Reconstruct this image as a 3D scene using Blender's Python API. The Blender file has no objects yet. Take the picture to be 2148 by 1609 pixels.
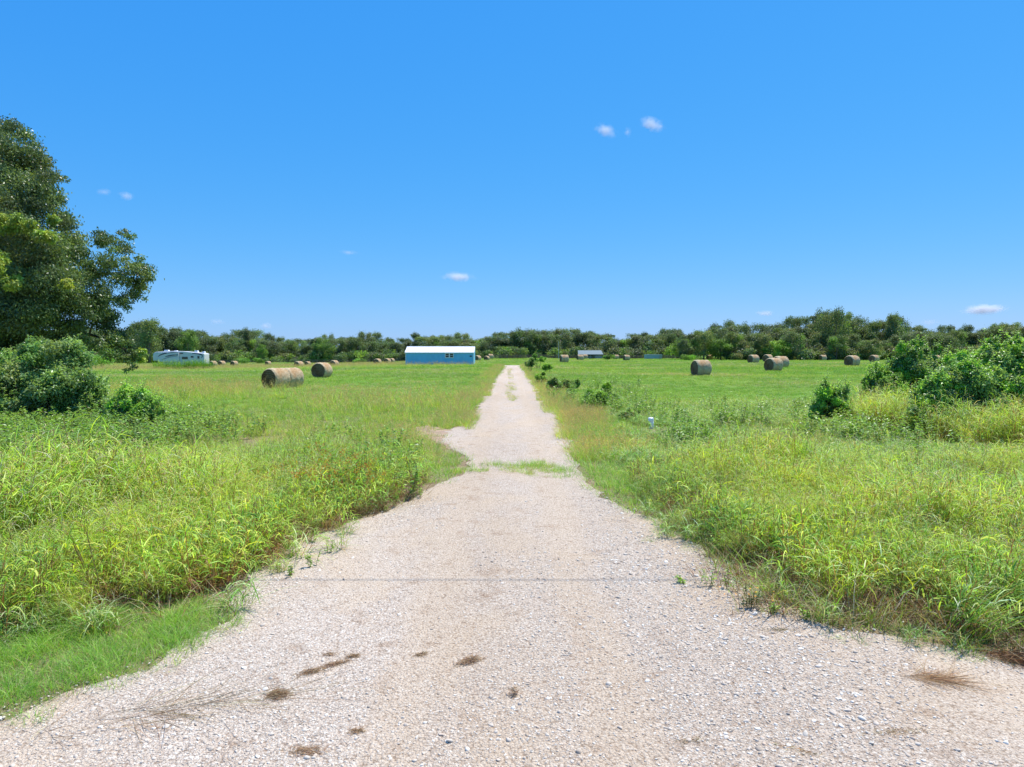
import bpy, math
import numpy as np
R = math.radians
rng = np.random.default_rng(7)
sc = bpy.context.scene
COL = sc.collection

# ---------------------------------------------------------------- camera
CAM_H, F, CX, CY = 2.8, 1432.0, 1074.0, 804.5
PITCH = math.atan(69.5 / F)
cam_d = bpy.data.cameras.new('camera'); cam = bpy.data.objects.new('camera', cam_d); COL.objects.link(cam)
cam_d.sensor_width = 36; cam_d.lens = 24.0; cam_d.clip_start = 0.1; cam_d.clip_end = 20000
cam.location = (0, 0, CAM_H); cam.rotation_euler = (R(90) - PITCH, 0, 0)
sc.camera = cam
# ---------------------------------------------------------------- sky and sun
SUN_EL, SUN_AZ = 66.0, 50.0          # azimuth clockwise from +Y (straight ahead)
w = bpy.data.worlds.new('World'); sc.world = w; w.use_nodes = True
nt = w.node_tree; bg = nt.nodes['Background']
sky = nt.nodes.new('ShaderNodeTexSky'); sky.sky_type = 'NISHITA'; sky.sun_disc = False
sky.sun_elevation = R(SUN_EL); sky.sun_rotation = R(SUN_AZ)
sky.altitude = 100; sky.air_density = 1.0; sky.dust_density = 0.2; sky.ozone_density = 3.0
hs = nt.nodes.new('ShaderNodeHueSaturation'); hs.inputs['Hue'].default_value = 0.5
hs.inputs['Saturation'].default_value = 1.22; hs.inputs['Value'].default_value = 1.0
tint = nt.nodes.new('ShaderNodeMix'); tint.data_type = 'RGBA'; tint.blend_type = 'MULTIPLY'
tint.inputs[0].default_value = 1.0; tint.inputs[7].default_value = (0.74, 1.0, 1.12, 1)
nt.links.new(sky.outputs[0], hs.inputs['Color']); nt.links.new(hs.outputs[0], tint.inputs[6])
# the photograph's sky is a deeper, more even blue: each channel of the sky is compressed
EXPO = 0.55; EK = 2 ** EXPO * 0.15
sep = nt.nodes.new('ShaderNodeSeparateColor'); cmb = nt.nodes.new('ShaderNodeCombineColor'); nt.links.new(tint.outputs[2], sep.inputs[0])
for ch, (gain, power) in enumerate(((.060, .92), (.362, .47), (.95, .2))):
    ref = (.103, .349, .868)[ch] / .15
    dv = nt.nodes.new('ShaderNodeMath'); dv.operation = 'DIVIDE'; dv.inputs[1].default_value = ref; nt.links.new(sep.outputs[ch], dv.inputs[0])
    pw = nt.nodes.new('ShaderNodeMath'); pw.operation = 'POWER'; pw.inputs[1].default_value = power; nt.links.new(dv.outputs[0], pw.inputs[0])
    ml = nt.nodes.new('ShaderNodeMath'); ml.operation = 'MULTIPLY'; ml.inputs[1].default_value = gain / EK; nt.links.new(pw.outputs[0], ml.inputs[0])
    nt.links.new(ml.outputs[0], cmb.inputs[ch])
nt.links.new(cmb.outputs[0], bg.inputs['Color'])
bg.inputs['Strength'].default_value = 0.15
sun_d = bpy.data.lights.new('sun', 'SUN'); sun_d.energy = 4.6; sun_d.angle = R(0.53); sun_d.color = (1.0, 0.945, 0.87)
sun = bpy.data.objects.new('sun', sun_d); COL.objects.link(sun)
sun.rotation_euler = (R(90 - SUN_EL), 0, -R(SUN_AZ) + math.pi)   # points from the sun toward the ground
sun.location = (20, 30, 60)
sc.view_settings.view_transform = 'Standard'; sc.view_settings.look = 'None'
sc.view_settings.gamma = 1.0; sc.view_settings.exposure = EXPO
sc.cycles.max_bounces = 8; sc.cycles.transparent_max_bounces = 16
sc.cycles.volume_bounces = 2

# ---------------------------------------------------------------- terrain
def sst(a, b, x):
    t = np.clip((x - a) / (b - a), 0, 1); return t * t * (3 - 2 * t)
def terrain(X, Y):
    X = np.asarray(X, float); Y = np.asarray(Y, float)
    base = -1.5 * sst(-4, -62, X) * sst(62, 175, Y)
    amp = sst(30, 70, Y)
    return base + amp * (0.10 * np.sin(X * .071 + 1.3) * np.sin(Y * .083 + .4) + 0.05 * np.sin(X * .19 + Y * .13))
sp, cp = math.sin(PITCH), math.cos(PITCH)
def project(X, Y, Z):
    dz = Z - CAM_H; dep = Y * cp - dz * sp; up = Y * sp + dz * cp
    dep = np.where(dep < .05, .05, dep)
    return CX + F * X / dep, CY - F * up / dep
def ground(sx, sy):
    a = (sx - CX) / F; b = (CY - sy) / F
    dx, dy, dz = a, cp + b * sp, -sp + b * cp
    t = 1.0; 
    prev = 0
    # march to the first hit
    if dz >= -1e-5: dz = -1e-5
    t = (0 - CAM_H) / dz
    for _ in range(40):
        z = float(terrain(dx * t, dy * t)); t = 0.5 * t + 0.5 * (z - CAM_H) / dz
    return dx * t, dy * t, float(terrain(dx * t, dy * t))
def at_dist(sx, Y):
    X = (sx - CX) / F * Y / cp
    return X, Y, float(terrain(X, Y))
def z_at(sy, Y): 
    b = (CY - sy) / F
    return CAM_H + Y * (-sp + b * cp) / (cp + b * sp)
def gxy(pts): return [ground(x, y)[:2] for x, y in pts]

# ---------------------------------------------------------------- helpers
def tag(o, label=None, cat=None, group=None, kind=None):
    if label: o['label'] = label
    if cat: o['category'] = cat
    if group: o['group'] = group
    if kind: o['kind'] = kind
    return o
def make_mesh(name, V, Fc, mats, col=None, mi=None, smooth=False):
    me = bpy.data.meshes.new(name)
    V = np.asarray(V, np.float32)
    if isinstance(Fc, np.ndarray):
        k = Fc.shape[1]; n = len(Fc)
        me.vertices.add(len(V)); me.vertices.foreach_set('co', V.ravel())
        me.loops.add(n * k); me.loops.foreach_set('vertex_index', Fc.astype(np.int32).ravel())
        me.polygons.add(n)
        me.polygons.foreach_set('loop_start', np.arange(0, n * k, k, dtype=np.int32))
        me.polygons.foreach_set('loop_total', np.full(n, k, np.int32))
        if mi is not None: me.polygons.foreach_set('material_index', np.asarray(mi, np.int32))
        if smooth: me.polygons.foreach_set('use_smooth', np.ones(n, bool))
        me.update(calc_edges=True)
    else:
        me.from_pydata([tuple(map(float, v)) for v in V], [], Fc)
        if mi is not None: me.polygons.foreach_set('material_index', np.asarray(mi, np.int32))
        if smooth: me.polygons.foreach_set('use_smooth', np.ones(len(me.polygons), bool))
        me.update()
    if col is not None:
        a = me.attributes.new('col', 'FLOAT_COLOR', 'POINT')
        c = np.ones((len(V), 4), np.float32); c[:, :3] = col
        a.data.foreach_set('color', c.ravel())
    for m in (mats if isinstance(mats, (list, tuple)) else [mats]): me.materials.append(m)
    return me
def link(name, me, parent=None, loc=(0, 0, 0)):
    o = bpy.data.objects.new(name, me); COL.objects.link(o); o.location = loc
    if parent: o.parent = parent
    return o
def empty(name, loc=(0, 0, 0), rz=0, scale=(1, 1, 1)):
    o = bpy.data.objects.new(name, None); COL.objects.link(o); o.location = loc
    o.rotation_euler = (0, 0, rz); o.scale = scale; o.empty_display_size = .3
    return o
def copy_tree(o, parent=None):
    c = o.copy(); COL.objects.link(c); c.parent = parent
    for ch in list(o.children): copy_tree(ch, c)
    return c
class MB:
    """collects mixed polygons"""
    def __init__(s): s.v = []; s.f = []; s.m = []; s.c = []
    def add(s, v, f, m=0):
        o = len(s.v); s.v += [tuple(map(float, p)) for p in v]; s.f += [tuple(int(i) + o for i in q) for q in f]; s.m += [m] * len(f)
    def box(s, x0, x1, y0, y1, z0, z1, m=0, bev=0):
        v = [(x, y, z) for z in (z0, z1) for y in (y0, y1) for x in (x0, x1)]
        s.add(v, [(0, 2, 3, 1), (4, 5, 7, 6), (0, 1, 5, 4), (2, 6, 7, 3), (0, 4, 6, 2), (1, 3, 7, 5)], m)
    def tube(s, pts, rads, n=8, m=0, caps=True):
        pts = np.asarray(pts, float); k = len(pts)
        if np.isscalar(rads): rads = [rads] * k
        V = []; 
        for i in range(k):
            d = pts[min(i + 1, k - 1)] - pts[max(i - 1, 0)]; d = d / (np.linalg.norm(d) + 1e-9)
            a = np.cross(d, (0, 0, 1) if abs(d[2]) < .9 else (1, 0, 0)); a /= np.linalg.norm(a); b = np.cross(d, a)
            for j in range(n):
                t = 2 * math.pi * j / n; V.append(pts[i] + rads[i] * (math.cos(t) * a + math.sin(t) * b))
        f = [(i * n + j, i * n + (j + 1) % n, (i + 1) * n + (j + 1) % n, (i + 1) * n + j) for i in range(k - 1) for j in range(n)]
        if caps: f += [tuple(range(n))[::-1], tuple((k - 1) * n + j for j in range(n))]
        s.add(V, f, m)
    def build(s, name, mats, parent=None, smooth=False, loc=(0, 0, 0)):
        me = make_mesh(name, s.v, s.f, mats, mi=s.m, smooth=smooth)
        return link(name, me, parent, loc)
    def mesh(s, name, mats, smooth=False): return make_mesh(name, s.v, s.f, mats, mi=s.m, smooth=smooth)

# ---------------------------------------------------------------- materials
def new_mat(name):
    m = bpy.data.materials.new(name); m.use_nodes = True; t = m.node_tree
    return m, t, t.nodes['Principled BSDF'], t.nodes['Material Output']
def N(t, typ, **kw):
    n = t.nodes.new(typ)
    for k, v in kw.items():
        if k.startswith('i_'): n.inputs[k[2:].replace('_', ' ')].default_value = v
        else: setattr(n, k, v)
    return n
def ramp(t, stops, src=None):
    n = t.nodes.new('ShaderNodeValToRGB'); cr = n.color_ramp
    while len(cr.elements) < len(stops): cr.elements.new(.5)
    for e, (p, c) in zip(cr.elements, stops):
        e.position = p; e.color = (*c, 1) if len(c) == 3 else c
    if src: t.links.new(src, n.inputs[0])
    return n
def mixc(t, a, b, fac, mode='MIX'):
    n = t.nodes.new('ShaderNodeMix'); n.data_type = 'RGBA'; n.blend_type = mode
    for s, v in ((6, a), (7, b), (0, fac)):
        if hasattr(v, 'links') or isinstance(v, bpy.types.NodeSocket): t.links.new(v, n.inputs[s])
        elif isinstance(v, (int, float)): n.inputs[s].default_value = v
        else: n.inputs[s].default_value = (*v, 1)
    return n.outputs[2]
def noise(t, scale, vec=None, detail=4, rough=.55, dist=0):
    n = N(t, 'ShaderNodeTexNoise'); n.inputs['Scale'].default_value = scale
    n.inputs['Detail'].default_value = detail; n.inputs['Roughness'].default_value = rough; n.inputs['Distortion'].default_value = dist
    if vec is not None: t.links.new(vec, n.inputs['Vector'])
    return n
def geo_pos(t, scale=(1, 1, 1)):
    g = N(t, 'ShaderNodeNewGeometry'); mp = N(t, 'ShaderNodeMapping'); mp.inputs['Scale'].default_value = scale
    t.links.new(g.outputs['Position'], mp.inputs['Vector']); return mp.outputs[0]
def simple(name, c, rough=.6, metal=0, spec=.5, var=.12, nscale=6, bump=0):
    m, t, b, o = new_mat(name)
    tc = N(t, 'ShaderNodeTexCoord'); n = noise(t, nscale, tc.outputs['Object'])
    r = ramp(t, [(.3, tuple(x * (1 - var) for x in c)), (.7, tuple(min(1, x * (1 + var)) for x in c))], n.outputs[0])
    t.links.new(r.outputs[0], b.inputs['Base Color'])
    b.inputs['Roughness'].default_value = rough; b.inputs['Metallic'].default_value = metal
    b.inputs['Specular IOR Level'].default_value = spec
    if bump:
        bp = N(t, 'ShaderNodeBump'); bp.inputs['Strength'].default_value = bump; bp.inputs['Distance'].default_value = .02
        t.links.new(n.outputs[0], bp.inputs['Height']); t.links.new(bp.outputs[0], b.inputs['Normal'])
    return m
def leafy(name, trans=.35, rough=.45, spec=.45, patch=None, pscale=.25, gain=1.0, pstretch=(1, 1, 1), pstr=.6, var=None):
    """thin leaf: base colour from the mesh's own per-leaf colour, broken up by patches of the place"""
    m, t, b, o = new_mat(name)
    at = N(t, 'ShaderNodeAttribute', attribute_name='col')
    c = at.outputs['Color']
    if gain != 1: c = mixc(t, c, (gain, gain, gain), 1.0, 'MULTIPLY')
    oi = N(t, 'ShaderNodeObjectInfo')
    rr = ramp(t, var or [(0, (.82, .84, .8)), (.5, (1, 1, 1)), (1, (1.18, 1.12, 1.0))], oi.outputs['Random'])
    c = mixc(t, c, rr.outputs[0], 1.0, 'MULTIPLY')
    if patch:
        n = noise(t, pscale, geo_pos(t, pstretch), 4, .6)
        pr = ramp(t, [(.40, patch[0]), (.5, (1, 1, 1)), (.60, patch[1])], n.outputs[0])
        c = mixc(t, c, pr.outputs[0], pstr, 'MULTIPLY')
    t.links.new(c, b.inputs['Base Color'])
    b.inputs['Roughness'].default_value = rough; b.inputs['Specular IOR Level'].default_value = spec
    tr = N(t, 'ShaderNodeBsdfTranslucent')
    tc = mixc(t, c, (1.25, 1.2, .55), 1.0, 'MULTIPLY'); t.links.new(tc, tr.inputs['Color'])
    ms = N(t, 'ShaderNodeMixShader'); ms.inputs[0].default_value = trans
    t.links.new(b.outputs[0], ms.inputs[1]); t.links.new(tr.outputs[0], ms.inputs[2]); t.links.new(ms.outputs[0], o.inputs['Surface'])
    return m
def bark(name, c=(.13, .105, .08)):
    m, t, b, o = new_mat(name)
    tc = N(t, 'ShaderNodeTexCoord'); mp = N(t, 'ShaderNodeMapping'); mp.inputs['Scale'].default_value = (6, 6, 1.2)
    t.links.new(tc.outputs['Object'], mp.inputs[0]); n = noise(t, 3, mp.outputs[0], 6)
    r = ramp(t, [(.3, tuple(x * .55 for x in c)), (.7, tuple(x * 1.4 for x in c))], n.outputs[0])
    t.links.new(r.outputs[0], b.inputs['Base Color']); b.inputs['Roughness'].default_value = .9
    bp = N(t, 'ShaderNodeBump'); bp.inputs['Strength'].default_value = .6; bp.inputs['Distance'].default_value = .04
    t.links.new(n.outputs[0], bp.inputs['Height']); t.links.new(bp.outputs[0], b.inputs['Normal'])
    return m

# ground: dry thatch and soil with green growth through it
def mat_ground():
    m, t, b, o = new_mat('pasture_soil')
    p = geo_pos(t); n1 = noise(t, .35, p, 5, .6); n2 = noise(t, 9, p, 5, .7)
    n3 = noise(t, .09, geo_pos(t, (.35, 1, 1)), 4, .6)
    soil = ramp(t, [(.3, (.12, .082, .05)), (.5, (.24, .175, .115)), (.72, (.38, .30, .21))], n2.outputs[0])
    green = ramp(t, [(.3, (.075, .15, .018)), (.5, (.13, .23, .03)), (.7, (.21, .28, .06))], n2.outputs[0])
    g = N(t, 'ShaderNodeNewGeometry'); sx = N(t, 'ShaderNodeSeparateXYZ'); t.links.new(g.outputs['Position'], sx.inputs[0])
    mr = N(t, 'ShaderNodeMapRange'); mr.inputs[1].default_value = 17; mr.inputs[2].default_value = 40; mr.inputs[3].default_value = -.05; mr.inputs[4].default_value = .98
    t.links.new(sx.outputs[1], mr.inputs[0])
    ad = N(t, 'ShaderNodeMath', operation='MULTIPLY_ADD'); ad.inputs[1].default_value = .55; ad.inputs[2].default_value = -.2
    t.links.new(n1.outputs[0], ad.inputs[0])
    ad2 = N(t, 'ShaderNodeMath', operation='ADD', use_clamp=True); t.links.new(mr.outputs[0], ad2.inputs[0]); t.links.new(ad.outputs[0], ad2.inputs[1])
    c = mixc(t, soil.outputs[0], green.outputs[0], ad2.outputs[0])
    r3 = ramp(t, [(.38, (.75, 1.0, .6)), (.5, (1, 1, 1)), (.62, (1.22, 1.1, 1.05))], n3.outputs[0])
    c = mixc(t, c, r3.outputs[0], .6, 'MULTIPLY')
    t.links.new(c, b.inputs['Base Color']); b.inputs['Roughness'].default_value = .95; b.inputs['Specular IOR Level'].default_value = .1
    bp = N(t, 'ShaderNodeBump'); bp.inputs['Strength'].default_value = .7; bp.inputs['Distance'].default_value = .05
    t.links.new(n2.outputs[0], bp.inputs['Height']); t.links.new(bp.outputs[0], b.inputs['Normal'])
    return m
def mat_gravel():
    m, t, b, o = new_mat('crushed_limestone')
    p = geo_pos(t)
    def cells(sc_, jitter=1.0):
        v = N(t, 'ShaderNodeTexVoronoi'); v.inputs['Scale'].default_value = sc_; v.inputs['Randomness'].default_value = jitter
        nn = noise(t, sc_ * 1.7, p, 2); mv = N(t, 'ShaderNodeVectorMath', operation='MULTIPLY_ADD')
        t.links.new(nn.outputs[1], mv.inputs[0]); mv.inputs[1].default_value = (.5 / sc_,) * 3; t.links.new(p, mv.inputs[2])
        t.links.new(mv.outputs[0], v.inputs['Vector']); return v
    v1 = cells(44); v2 = cells(110); v3 = cells(13)
    def cellcol(v, stops):
        s = N(t, 'ShaderNodeSeparateColor'); t.links.new(v.outputs['Color'], s.inputs[0]); return ramp(t, stops, s.outputs[0])
    st = [(0, (.22, .185, .16)), (.12, (.37, .315, .275)), (.35, (.50, .435, .385)), (.6, (.58, .53, .475)), (.8, (.50, .395, .32)), (.9, (.68, .655, .62)), (1, (.78, .76, .73))]
    c1 = cellcol(v1, st); c2 = cellcol(v2, st); c3 = cellcol(v3, st)
    c = mixc(t, c1.outputs[0], c2.outputs[0], .5)
    # broad sandy patches
    nb = noise(t, .55, geo_pos(t, (1, .55, 1)), 6, .62, .4); sand = ramp(t, [(.47, (0, 0, 0)), (.64, (1, 1, 1))], nb.outputs[0])
    nf = noise(t, 45, p, 4, .7); sc_ = ramp(t, [(.3, (.46, .375, .29)), (.7, (.64, .54, .43))], nf.outputs[0])
    sx = N(t, 'ShaderNodeSeparateXYZ'); t.links.new(p, sx.inputs[0]); nd = noise(t, .35, p, 3)
    xd = N(t, 'ShaderNodeMath', operation='MULTIPLY_ADD'); xd.inputs[1].default_value = 1.1; t.links.new(nd.outputs[0], xd.inputs[0]); t.links.new(sx.outputs[0], xd.inputs[2])
    xo = N(t, 'ShaderNodeMath', operation='SUBTRACT'); xo.inputs[1].default_value = .5; t.links.new(xd.outputs[0], xo.inputs[0])
    xa = N(t, 'ShaderNodeMath', operation='ABSOLUTE'); t.links.new(xo.outputs[0], xa.inputs[0]); xb = N(t, 'ShaderNodeMath', operation='SUBTRACT'); xb.inputs[1].default_value = .82; t.links.new(xa.outputs[0], xb.inputs[0])
    xc = N(t, 'ShaderNodeMath', operation='ABSOLUTE'); t.links.new(xb.outputs[0], xc.inputs[0]); tk = N(t, 'ShaderNodeMapRange', interpolation_type='SMOOTHSTEP'); tk.inputs[1].default_value = .45; tk.inputs[2].default_value = .1; tk.inputs[3].default_value = 0; tk.inputs[4].default_value = .55; t.links.new(xc.outputs[0], tk.inputs[0])
    mxx = N(t, 'ShaderNodeMath', operation='MAXIMUM'); t.links.new(tk.outputs[0], mxx.inputs[0]); t.links.new(sand.outputs[0], mxx.inputs[1])
    sf = N(t, 'ShaderNodeMath', operation='MULTIPLY'); sf.inputs[1].default_value = .75; t.links.new(mxx.outputs[0], sf.inputs[0])
    c = mixc(t, c, sc_.outputs[0], sf.outputs[0])
    # dirt in the gaps
    dd = ramp(t, [(0, (1, 1, 1)), (.55, (1, 1, 1)), (.85, (.50, .43, .38))], v1.outputs['Distance'])
    c = mixc(t, c, dd.outputs[0], .8, 'MULTIPLY')
    nst = noise(t, 2.3, p, 5, .65); stn = ramp(t, [(.28, (.70, .60, .52)), (.45, (1, 1, 1)), (.62, (1, 1, 1)), (.75, (1.1, 1.07, 1.05))], nst.outputs[0])
    c = mixc(t, c, stn.outputs[0], .75, 'MULTIPLY')
    # paler worn wheel tracks and a pinkish cast in broad bands
    nw = noise(t, .22, geo_pos(t, (1.6, .25, 1)), 3, .5); tr_ = ramp(t, [(.4, (.95, .90, .86)), (.6, (1.06, 1.03, 1.02))], nw.outputs[0])
    c = mixc(t, c, tr_.outputs[0], .9, 'MULTIPLY')
    c = mixc(t, c, (.985, .975, .90), 1.0, 'MULTIPLY')
    t.links.new(c, b.inputs['Base Color']); b.inputs['Roughness'].default_value = .92; b.inputs['Specular IOR Level'].default_value = .2
    # relief
    inv = N(t, 'ShaderNodeMath', operation='MULTIPLY_ADD'); inv.inputs[1].default_value = -.9; inv.inputs[2].default_value = 1; t.links.new(v1.outputs['Distance'], inv.inputs[0])
    inv2 = N(t, 'ShaderNodeMath', operation='MULTIPLY_ADD'); inv2.inputs[1].default_value = -.4; t.links.new(v2.outputs['Distance'], inv2.inputs[0]); t.links.new(inv.outputs[0], inv2.inputs[2])
    bp = N(t, 'ShaderNodeBump'); bp.inputs['Strength'].default_value = 1.0; bp.inputs['Distance'].default_value = .016
    t.links.new(inv2.outputs[0], bp.inputs['Height']); t.links.new(bp.outputs[0], b.inputs['Normal'])
    return m
def mat_stone():
    m, t, b, o = new_mat('loose_stone')
    oi = N(t, 'ShaderNodeObjectInfo')
    r = ramp(t, [(0, (.34, .29, .25)), (.08, (.48, .42, .37)), (.35, (.54, .48, .43)), (.6, (.60, .555, .505)), (.75, (.54, .43, .355)), (.86, (.68, .655, .62)), (1, (.80, .78, .75))], oi.outputs['Random'])
    n = noise(t, 60, geo_pos(t), 4); r2 = ramp(t, [(.3, (.8, .78, .76)), (.7, (1.08, 1.08, 1.08))], n.outputs[0])
    t.links.new(mixc(t, mixc(t, r.outputs[0], r2.outputs[0], .8, 'MULTIPLY'), (1.0, .985, .91), 1.0, 'MULTIPLY'), b.inputs['Base Color'])
    b.inputs['Roughness'].default_value = .9; b.inputs['Specular IOR Level'].default_value = .25
    return m
M_GROUND = mat_ground(); M_GRAVEL = mat_gravel(); M_STONE = mat_stone()
M_TALL = leafy('tall_grass_blade', .42, .5, .35, ((.74, .90, .8), (1.2, 1.12, .8)), .30, 1.26)
M_TURF = leafy('short_grass_blade', .35, .6, .2, ((.72, .90, .7), (1.35, 1.14, 1.2)), .075, 1.0, (.4, 1, 1), .95)
M_FORB = leafy('weed_leaf', .40, .42, .5, ((.85, .95, .9), (1.15, 1.08, .9)), .3, 1.18)
M_TREE = leafy('tree_leaf', .32, .40, .5, gain=1.5)
M_FARTREE = leafy('woodland_leaf', .38, .55, .35, gain=1.28, var=[(0, (.72, .78, .85)), (.25, (1.0, 1.0, 1.05)), (.5, (.85, .95, .8)), (.75, (1.15, 1.1, .95)), (1, (1.3, 1.35, .95))])
M_BARK = bark('bark'); M_BARK2 = bark('pale_bark', (.20, .17, .14))
M_BUSH = leafy('bush_leaf', .42, .40, .5, gain=1.6)
M_DRY = leafy('dry_straw', .2, .8, .2)
M_STEM = simple('green_stem', (.09, .12, .04), .7)

# ---------------------------------------------------------------- ground sheet
def axis(edges):
    out = []
    for a, b, s in edges: out += list(np.arange(a, b, s))
    return np.array(out + [edges[-1][1]])
xs = axis([(-1400, -400, 200), (-400, -120, 20), (-120, 120, 3), (120, 400, 20), (400, 1400, 200)])
ys = axis([(-60, 20, 8), (20, 300, 3), (300, 600, 30), (600, 1600, 200)])
GX, GY = np.meshgrid(xs, ys); GZ = terrain(GX, GY)
nx, ny = len(xs), len(ys)
idx = np.arange(nx * ny).reshape(ny, nx)
Q = np.stack([idx[:-1, :-1], idx[:-1, 1:], idx[1:, 1:], idx[1:, :-1]], -1).reshape(-1, 4)
g = link('ground', make_mesh('ground', np.stack([GX, GY, GZ], -1).reshape(-1, 3), Q, M_GROUND, smooth=True)); tag(g, kind='structure')

# ---------------------------------------------------------------- gravel drive
L_EDGE = [(-900, 1900), (-500, 1640), (-100, 1540), (40, 1505), (150, 1455), (330, 1395), (440, 1330), (490, 1300), (478, 1262), (520, 1212), (575, 1170), (640, 1135), (720, 1102), (800, 1078), (862, 1052), (900, 1028), (945, 1005), (985, 988), (985, 968), (962, 948), (925, 928), (940, 905), (972, 890), (993, 868), (1008, 845), (1022, 822), (1034, 804), (1044, 788), (1052, 776), (1058, 766.5)]
R_EDGE = [(3100, 1560), (2500, 1435), (2148, 1392), (1960, 1352), (1800, 1322), (1680, 1290), (1590, 1240), (1510, 1180), (1440, 1128), (1370, 1094), (1300, 1062), (1252, 1030), (1225, 1002), (1206, 965), (1198, 930), (1182, 895), (1162, 862), (1142, 836), (1124, 812), (1108, 792), (1098, 776), (1092, 766.5)]
def densify(px):
    P = np.array(gxy(px)); out = []
    for a, b in zip(P[:-1], P[1:]):
        L = np.linalg.norm(b - a); k = max(2, min(60, int(L / .18)))
        for i in range(k): out.append(a + (b - a) * i / k)
    out.append(P[-1]); return np.array(out)
def edge_resample(px, n, seed):
    P = densify(px); d = np.r_[0, np.cumsum(np.linalg.norm(np.diff(P, axis=0), axis=1))]
    # parameter by log distance so both edges match row for row
    r = np.random.default_rng(seed)
    t = np.linspace(0, 1, n); rows = np.interp(t, np.linspace(0, 1, len(P)), P[:, 0]), np.interp(t, np.linspace(0, 1, len(P)), P[:, 1])
    out = np.stack(rows, 1)
    jit = np.convolve(r.normal(0, 1, n + 8), np.ones(3) / 3, 'same')[4:-4]
    amp = np.clip(.12 + out[:, 1] * .006, .05, .4); out[:, 0] += jit * amp * .55; out[:, 1] += jit[::-1] * amp * .5
    return out
NR = 520
Lp = edge_resample(L_EDGE, NR, 1); Rp = edge_resample(R_EDGE, NR, 2)
# everything in front of and behind the camera belongs to the wide gravel apron
apron = np.array([(40.0, -12.0), (-40.0, -12.0)])
poly2d = np.vstack([Lp, Rp[::-1]])
import bmesh
def sheet_from_outline(name, pts, z, mat):
    bm = bmesh.new(); vs = [bm.verts.new((x, y, float(terrain(x, y)) + z)) for x, y in pts]
    f = bm.faces.new(vs); bmesh.ops.triangulate(bm, faces=[f]); bm.normal_update()
    me = bpy.data.meshes.new(name); bm.to_mesh(me); bm.free(); me.materials.append(mat)
    for p in me.polygons:
        if p.normal.z < 0: p.flip()
    return link(name, me)
outline = [tuple(p) for p in Lp] + [tuple(p) for p in Rp[::-1]] + [(40.0, -12.0), (-40.0, -12.0)]
# strip mesh between the edges (rows matched), then the apron quad
Vd = []; Fd = []
K = 6
ts = np.linspace(0, 1, K + 1)
for i in range(NR):
    for tt in ts:
        p = Lp[i] * (1 - tt) + Rp[i] * tt; Vd.append((p[0], p[1], float(terrain(p[0], p[1])) + (.012 if p[1] < 60 else .03)))
for i in range(NR - 1):
    for k in range(K):
        a = i * (K + 1) + k; Fd.append((a, a + 1, a + K + 2, a + K + 1))
o0 = len(Vd)
a, b = Lp[0], Rp[0]
Vd += [(a[0] - 30, a[1] - 1.5, .012), (a[0] - 30, -25, .012), (b[0] + 30, -25, .012), (b[0] + 30, b[1], .012)]
Fd.append(tuple([o0, o0 + 1, o0 + 2, o0 + 3, K] + [K - 1 - k for k in range(K)]))
drive = link('gravel_road', make_mesh('gravel_road', Vd, Fd, M_GRAVEL)); tag(drive, kind='structure')

# ---------------------------------------------------------------- bare soil where vehicles turn off the drive
SOILPX = [(862, 897), (900, 893), (945, 902), (978, 886), (1000, 880), (1010, 930), (985, 960), (958, 949), (925, 932), (905, 922), (878, 912)]
sp_pts = gxy(SOILPX); sp_pts = densify(SOILPX + SOILPX[:1])[:-1]; rj = np.random.default_rng(3); sp_pts = sp_pts + rj.normal(0, .07, sp_pts.shape)
soil_mat = simple('sandy_soil', (.34, .235, .16), .95, var=.3, nscale=3, bump=.5)
so = sheet_from_outline('bare_soil', [tuple(p) for p in sp_pts], .006, soil_mat); tag(so, kind='structure')
# ---------------------------------------------------------------- blades, leaves
def pal(cols, n, r, jit=.12):
    cols = np.array(cols, float); c = cols[r.integers(0, len(cols), n)]
    return np.clip(c * (1 + r.normal(0, jit, (n, 1))) * (1 + r.normal(0, jit * .4, (n, 3))), .004, .95)
def blades(n, rad, h0, h1, wid, bend, r, cols, seg=3, lean=(0, 0), spread=.35, kink=.25, base=None, jit=.12):
    """curved tapering grass blades"""
    a = r.uniform(0, 2 * np.pi, n); rr = rad * np.sqrt(r.uniform(0, 1, n))
    P = np.stack([rr * np.cos(a), rr * np.sin(a), np.zeros(n) - .01], 1)
    if base is not None: P[:, :] = base
    d = a + r.normal(0, .8, n); dirn = np.stack([np.cos(d), np.sin(d)], 1)
    h = r.uniform(h0, h1, n); sp_ = r.uniform(.2, 1, n) * spread; bd = r.uniform(.15, 1, n) * bend
    wv = wid * r.uniform(.6, 1.3, n)
    tw = d + np.pi / 2 + r.normal(0, .7, n); W = np.stack([np.cos(tw), np.sin(tw), np.zeros(n)], 1)
    S = np.linspace(0, 1, seg + 1); V = np.zeros((n, seg + 1, 2, 3))
    for i, s in enumerate(S):
        hor = (sp_ * s + bd * s ** 2.2) * h
        x = P[:, 0] + dirn[:, 0] * hor + lean[0] * h * s ** 1.6; y = P[:, 1] + dirn[:, 1] * hor + lean[1] * h * s ** 1.6
        z = P[:, 2] + h * (s - .55 * bd * s ** 2.6)
        c = np.stack([x, y, z], 1); ww = (wv * (1 - .88 * s ** 1.8) * .5)[:, None]
        V[:, i, 0] = c - W * ww; V[:, i, 1] = c + W * ww
    b = np.arange(n)[:, None] * (seg + 1) * 2; i = np.arange(seg)[None] * 2
    q = np.stack([b + i, b + i + 1, b + i + 3, b + i + 2], -1).reshape(-1, 4)
    C = np.repeat(pal(cols, n, r, jit), (seg + 1) * 2, axis=0)
    return V.reshape(-1, 3), q, C
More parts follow.
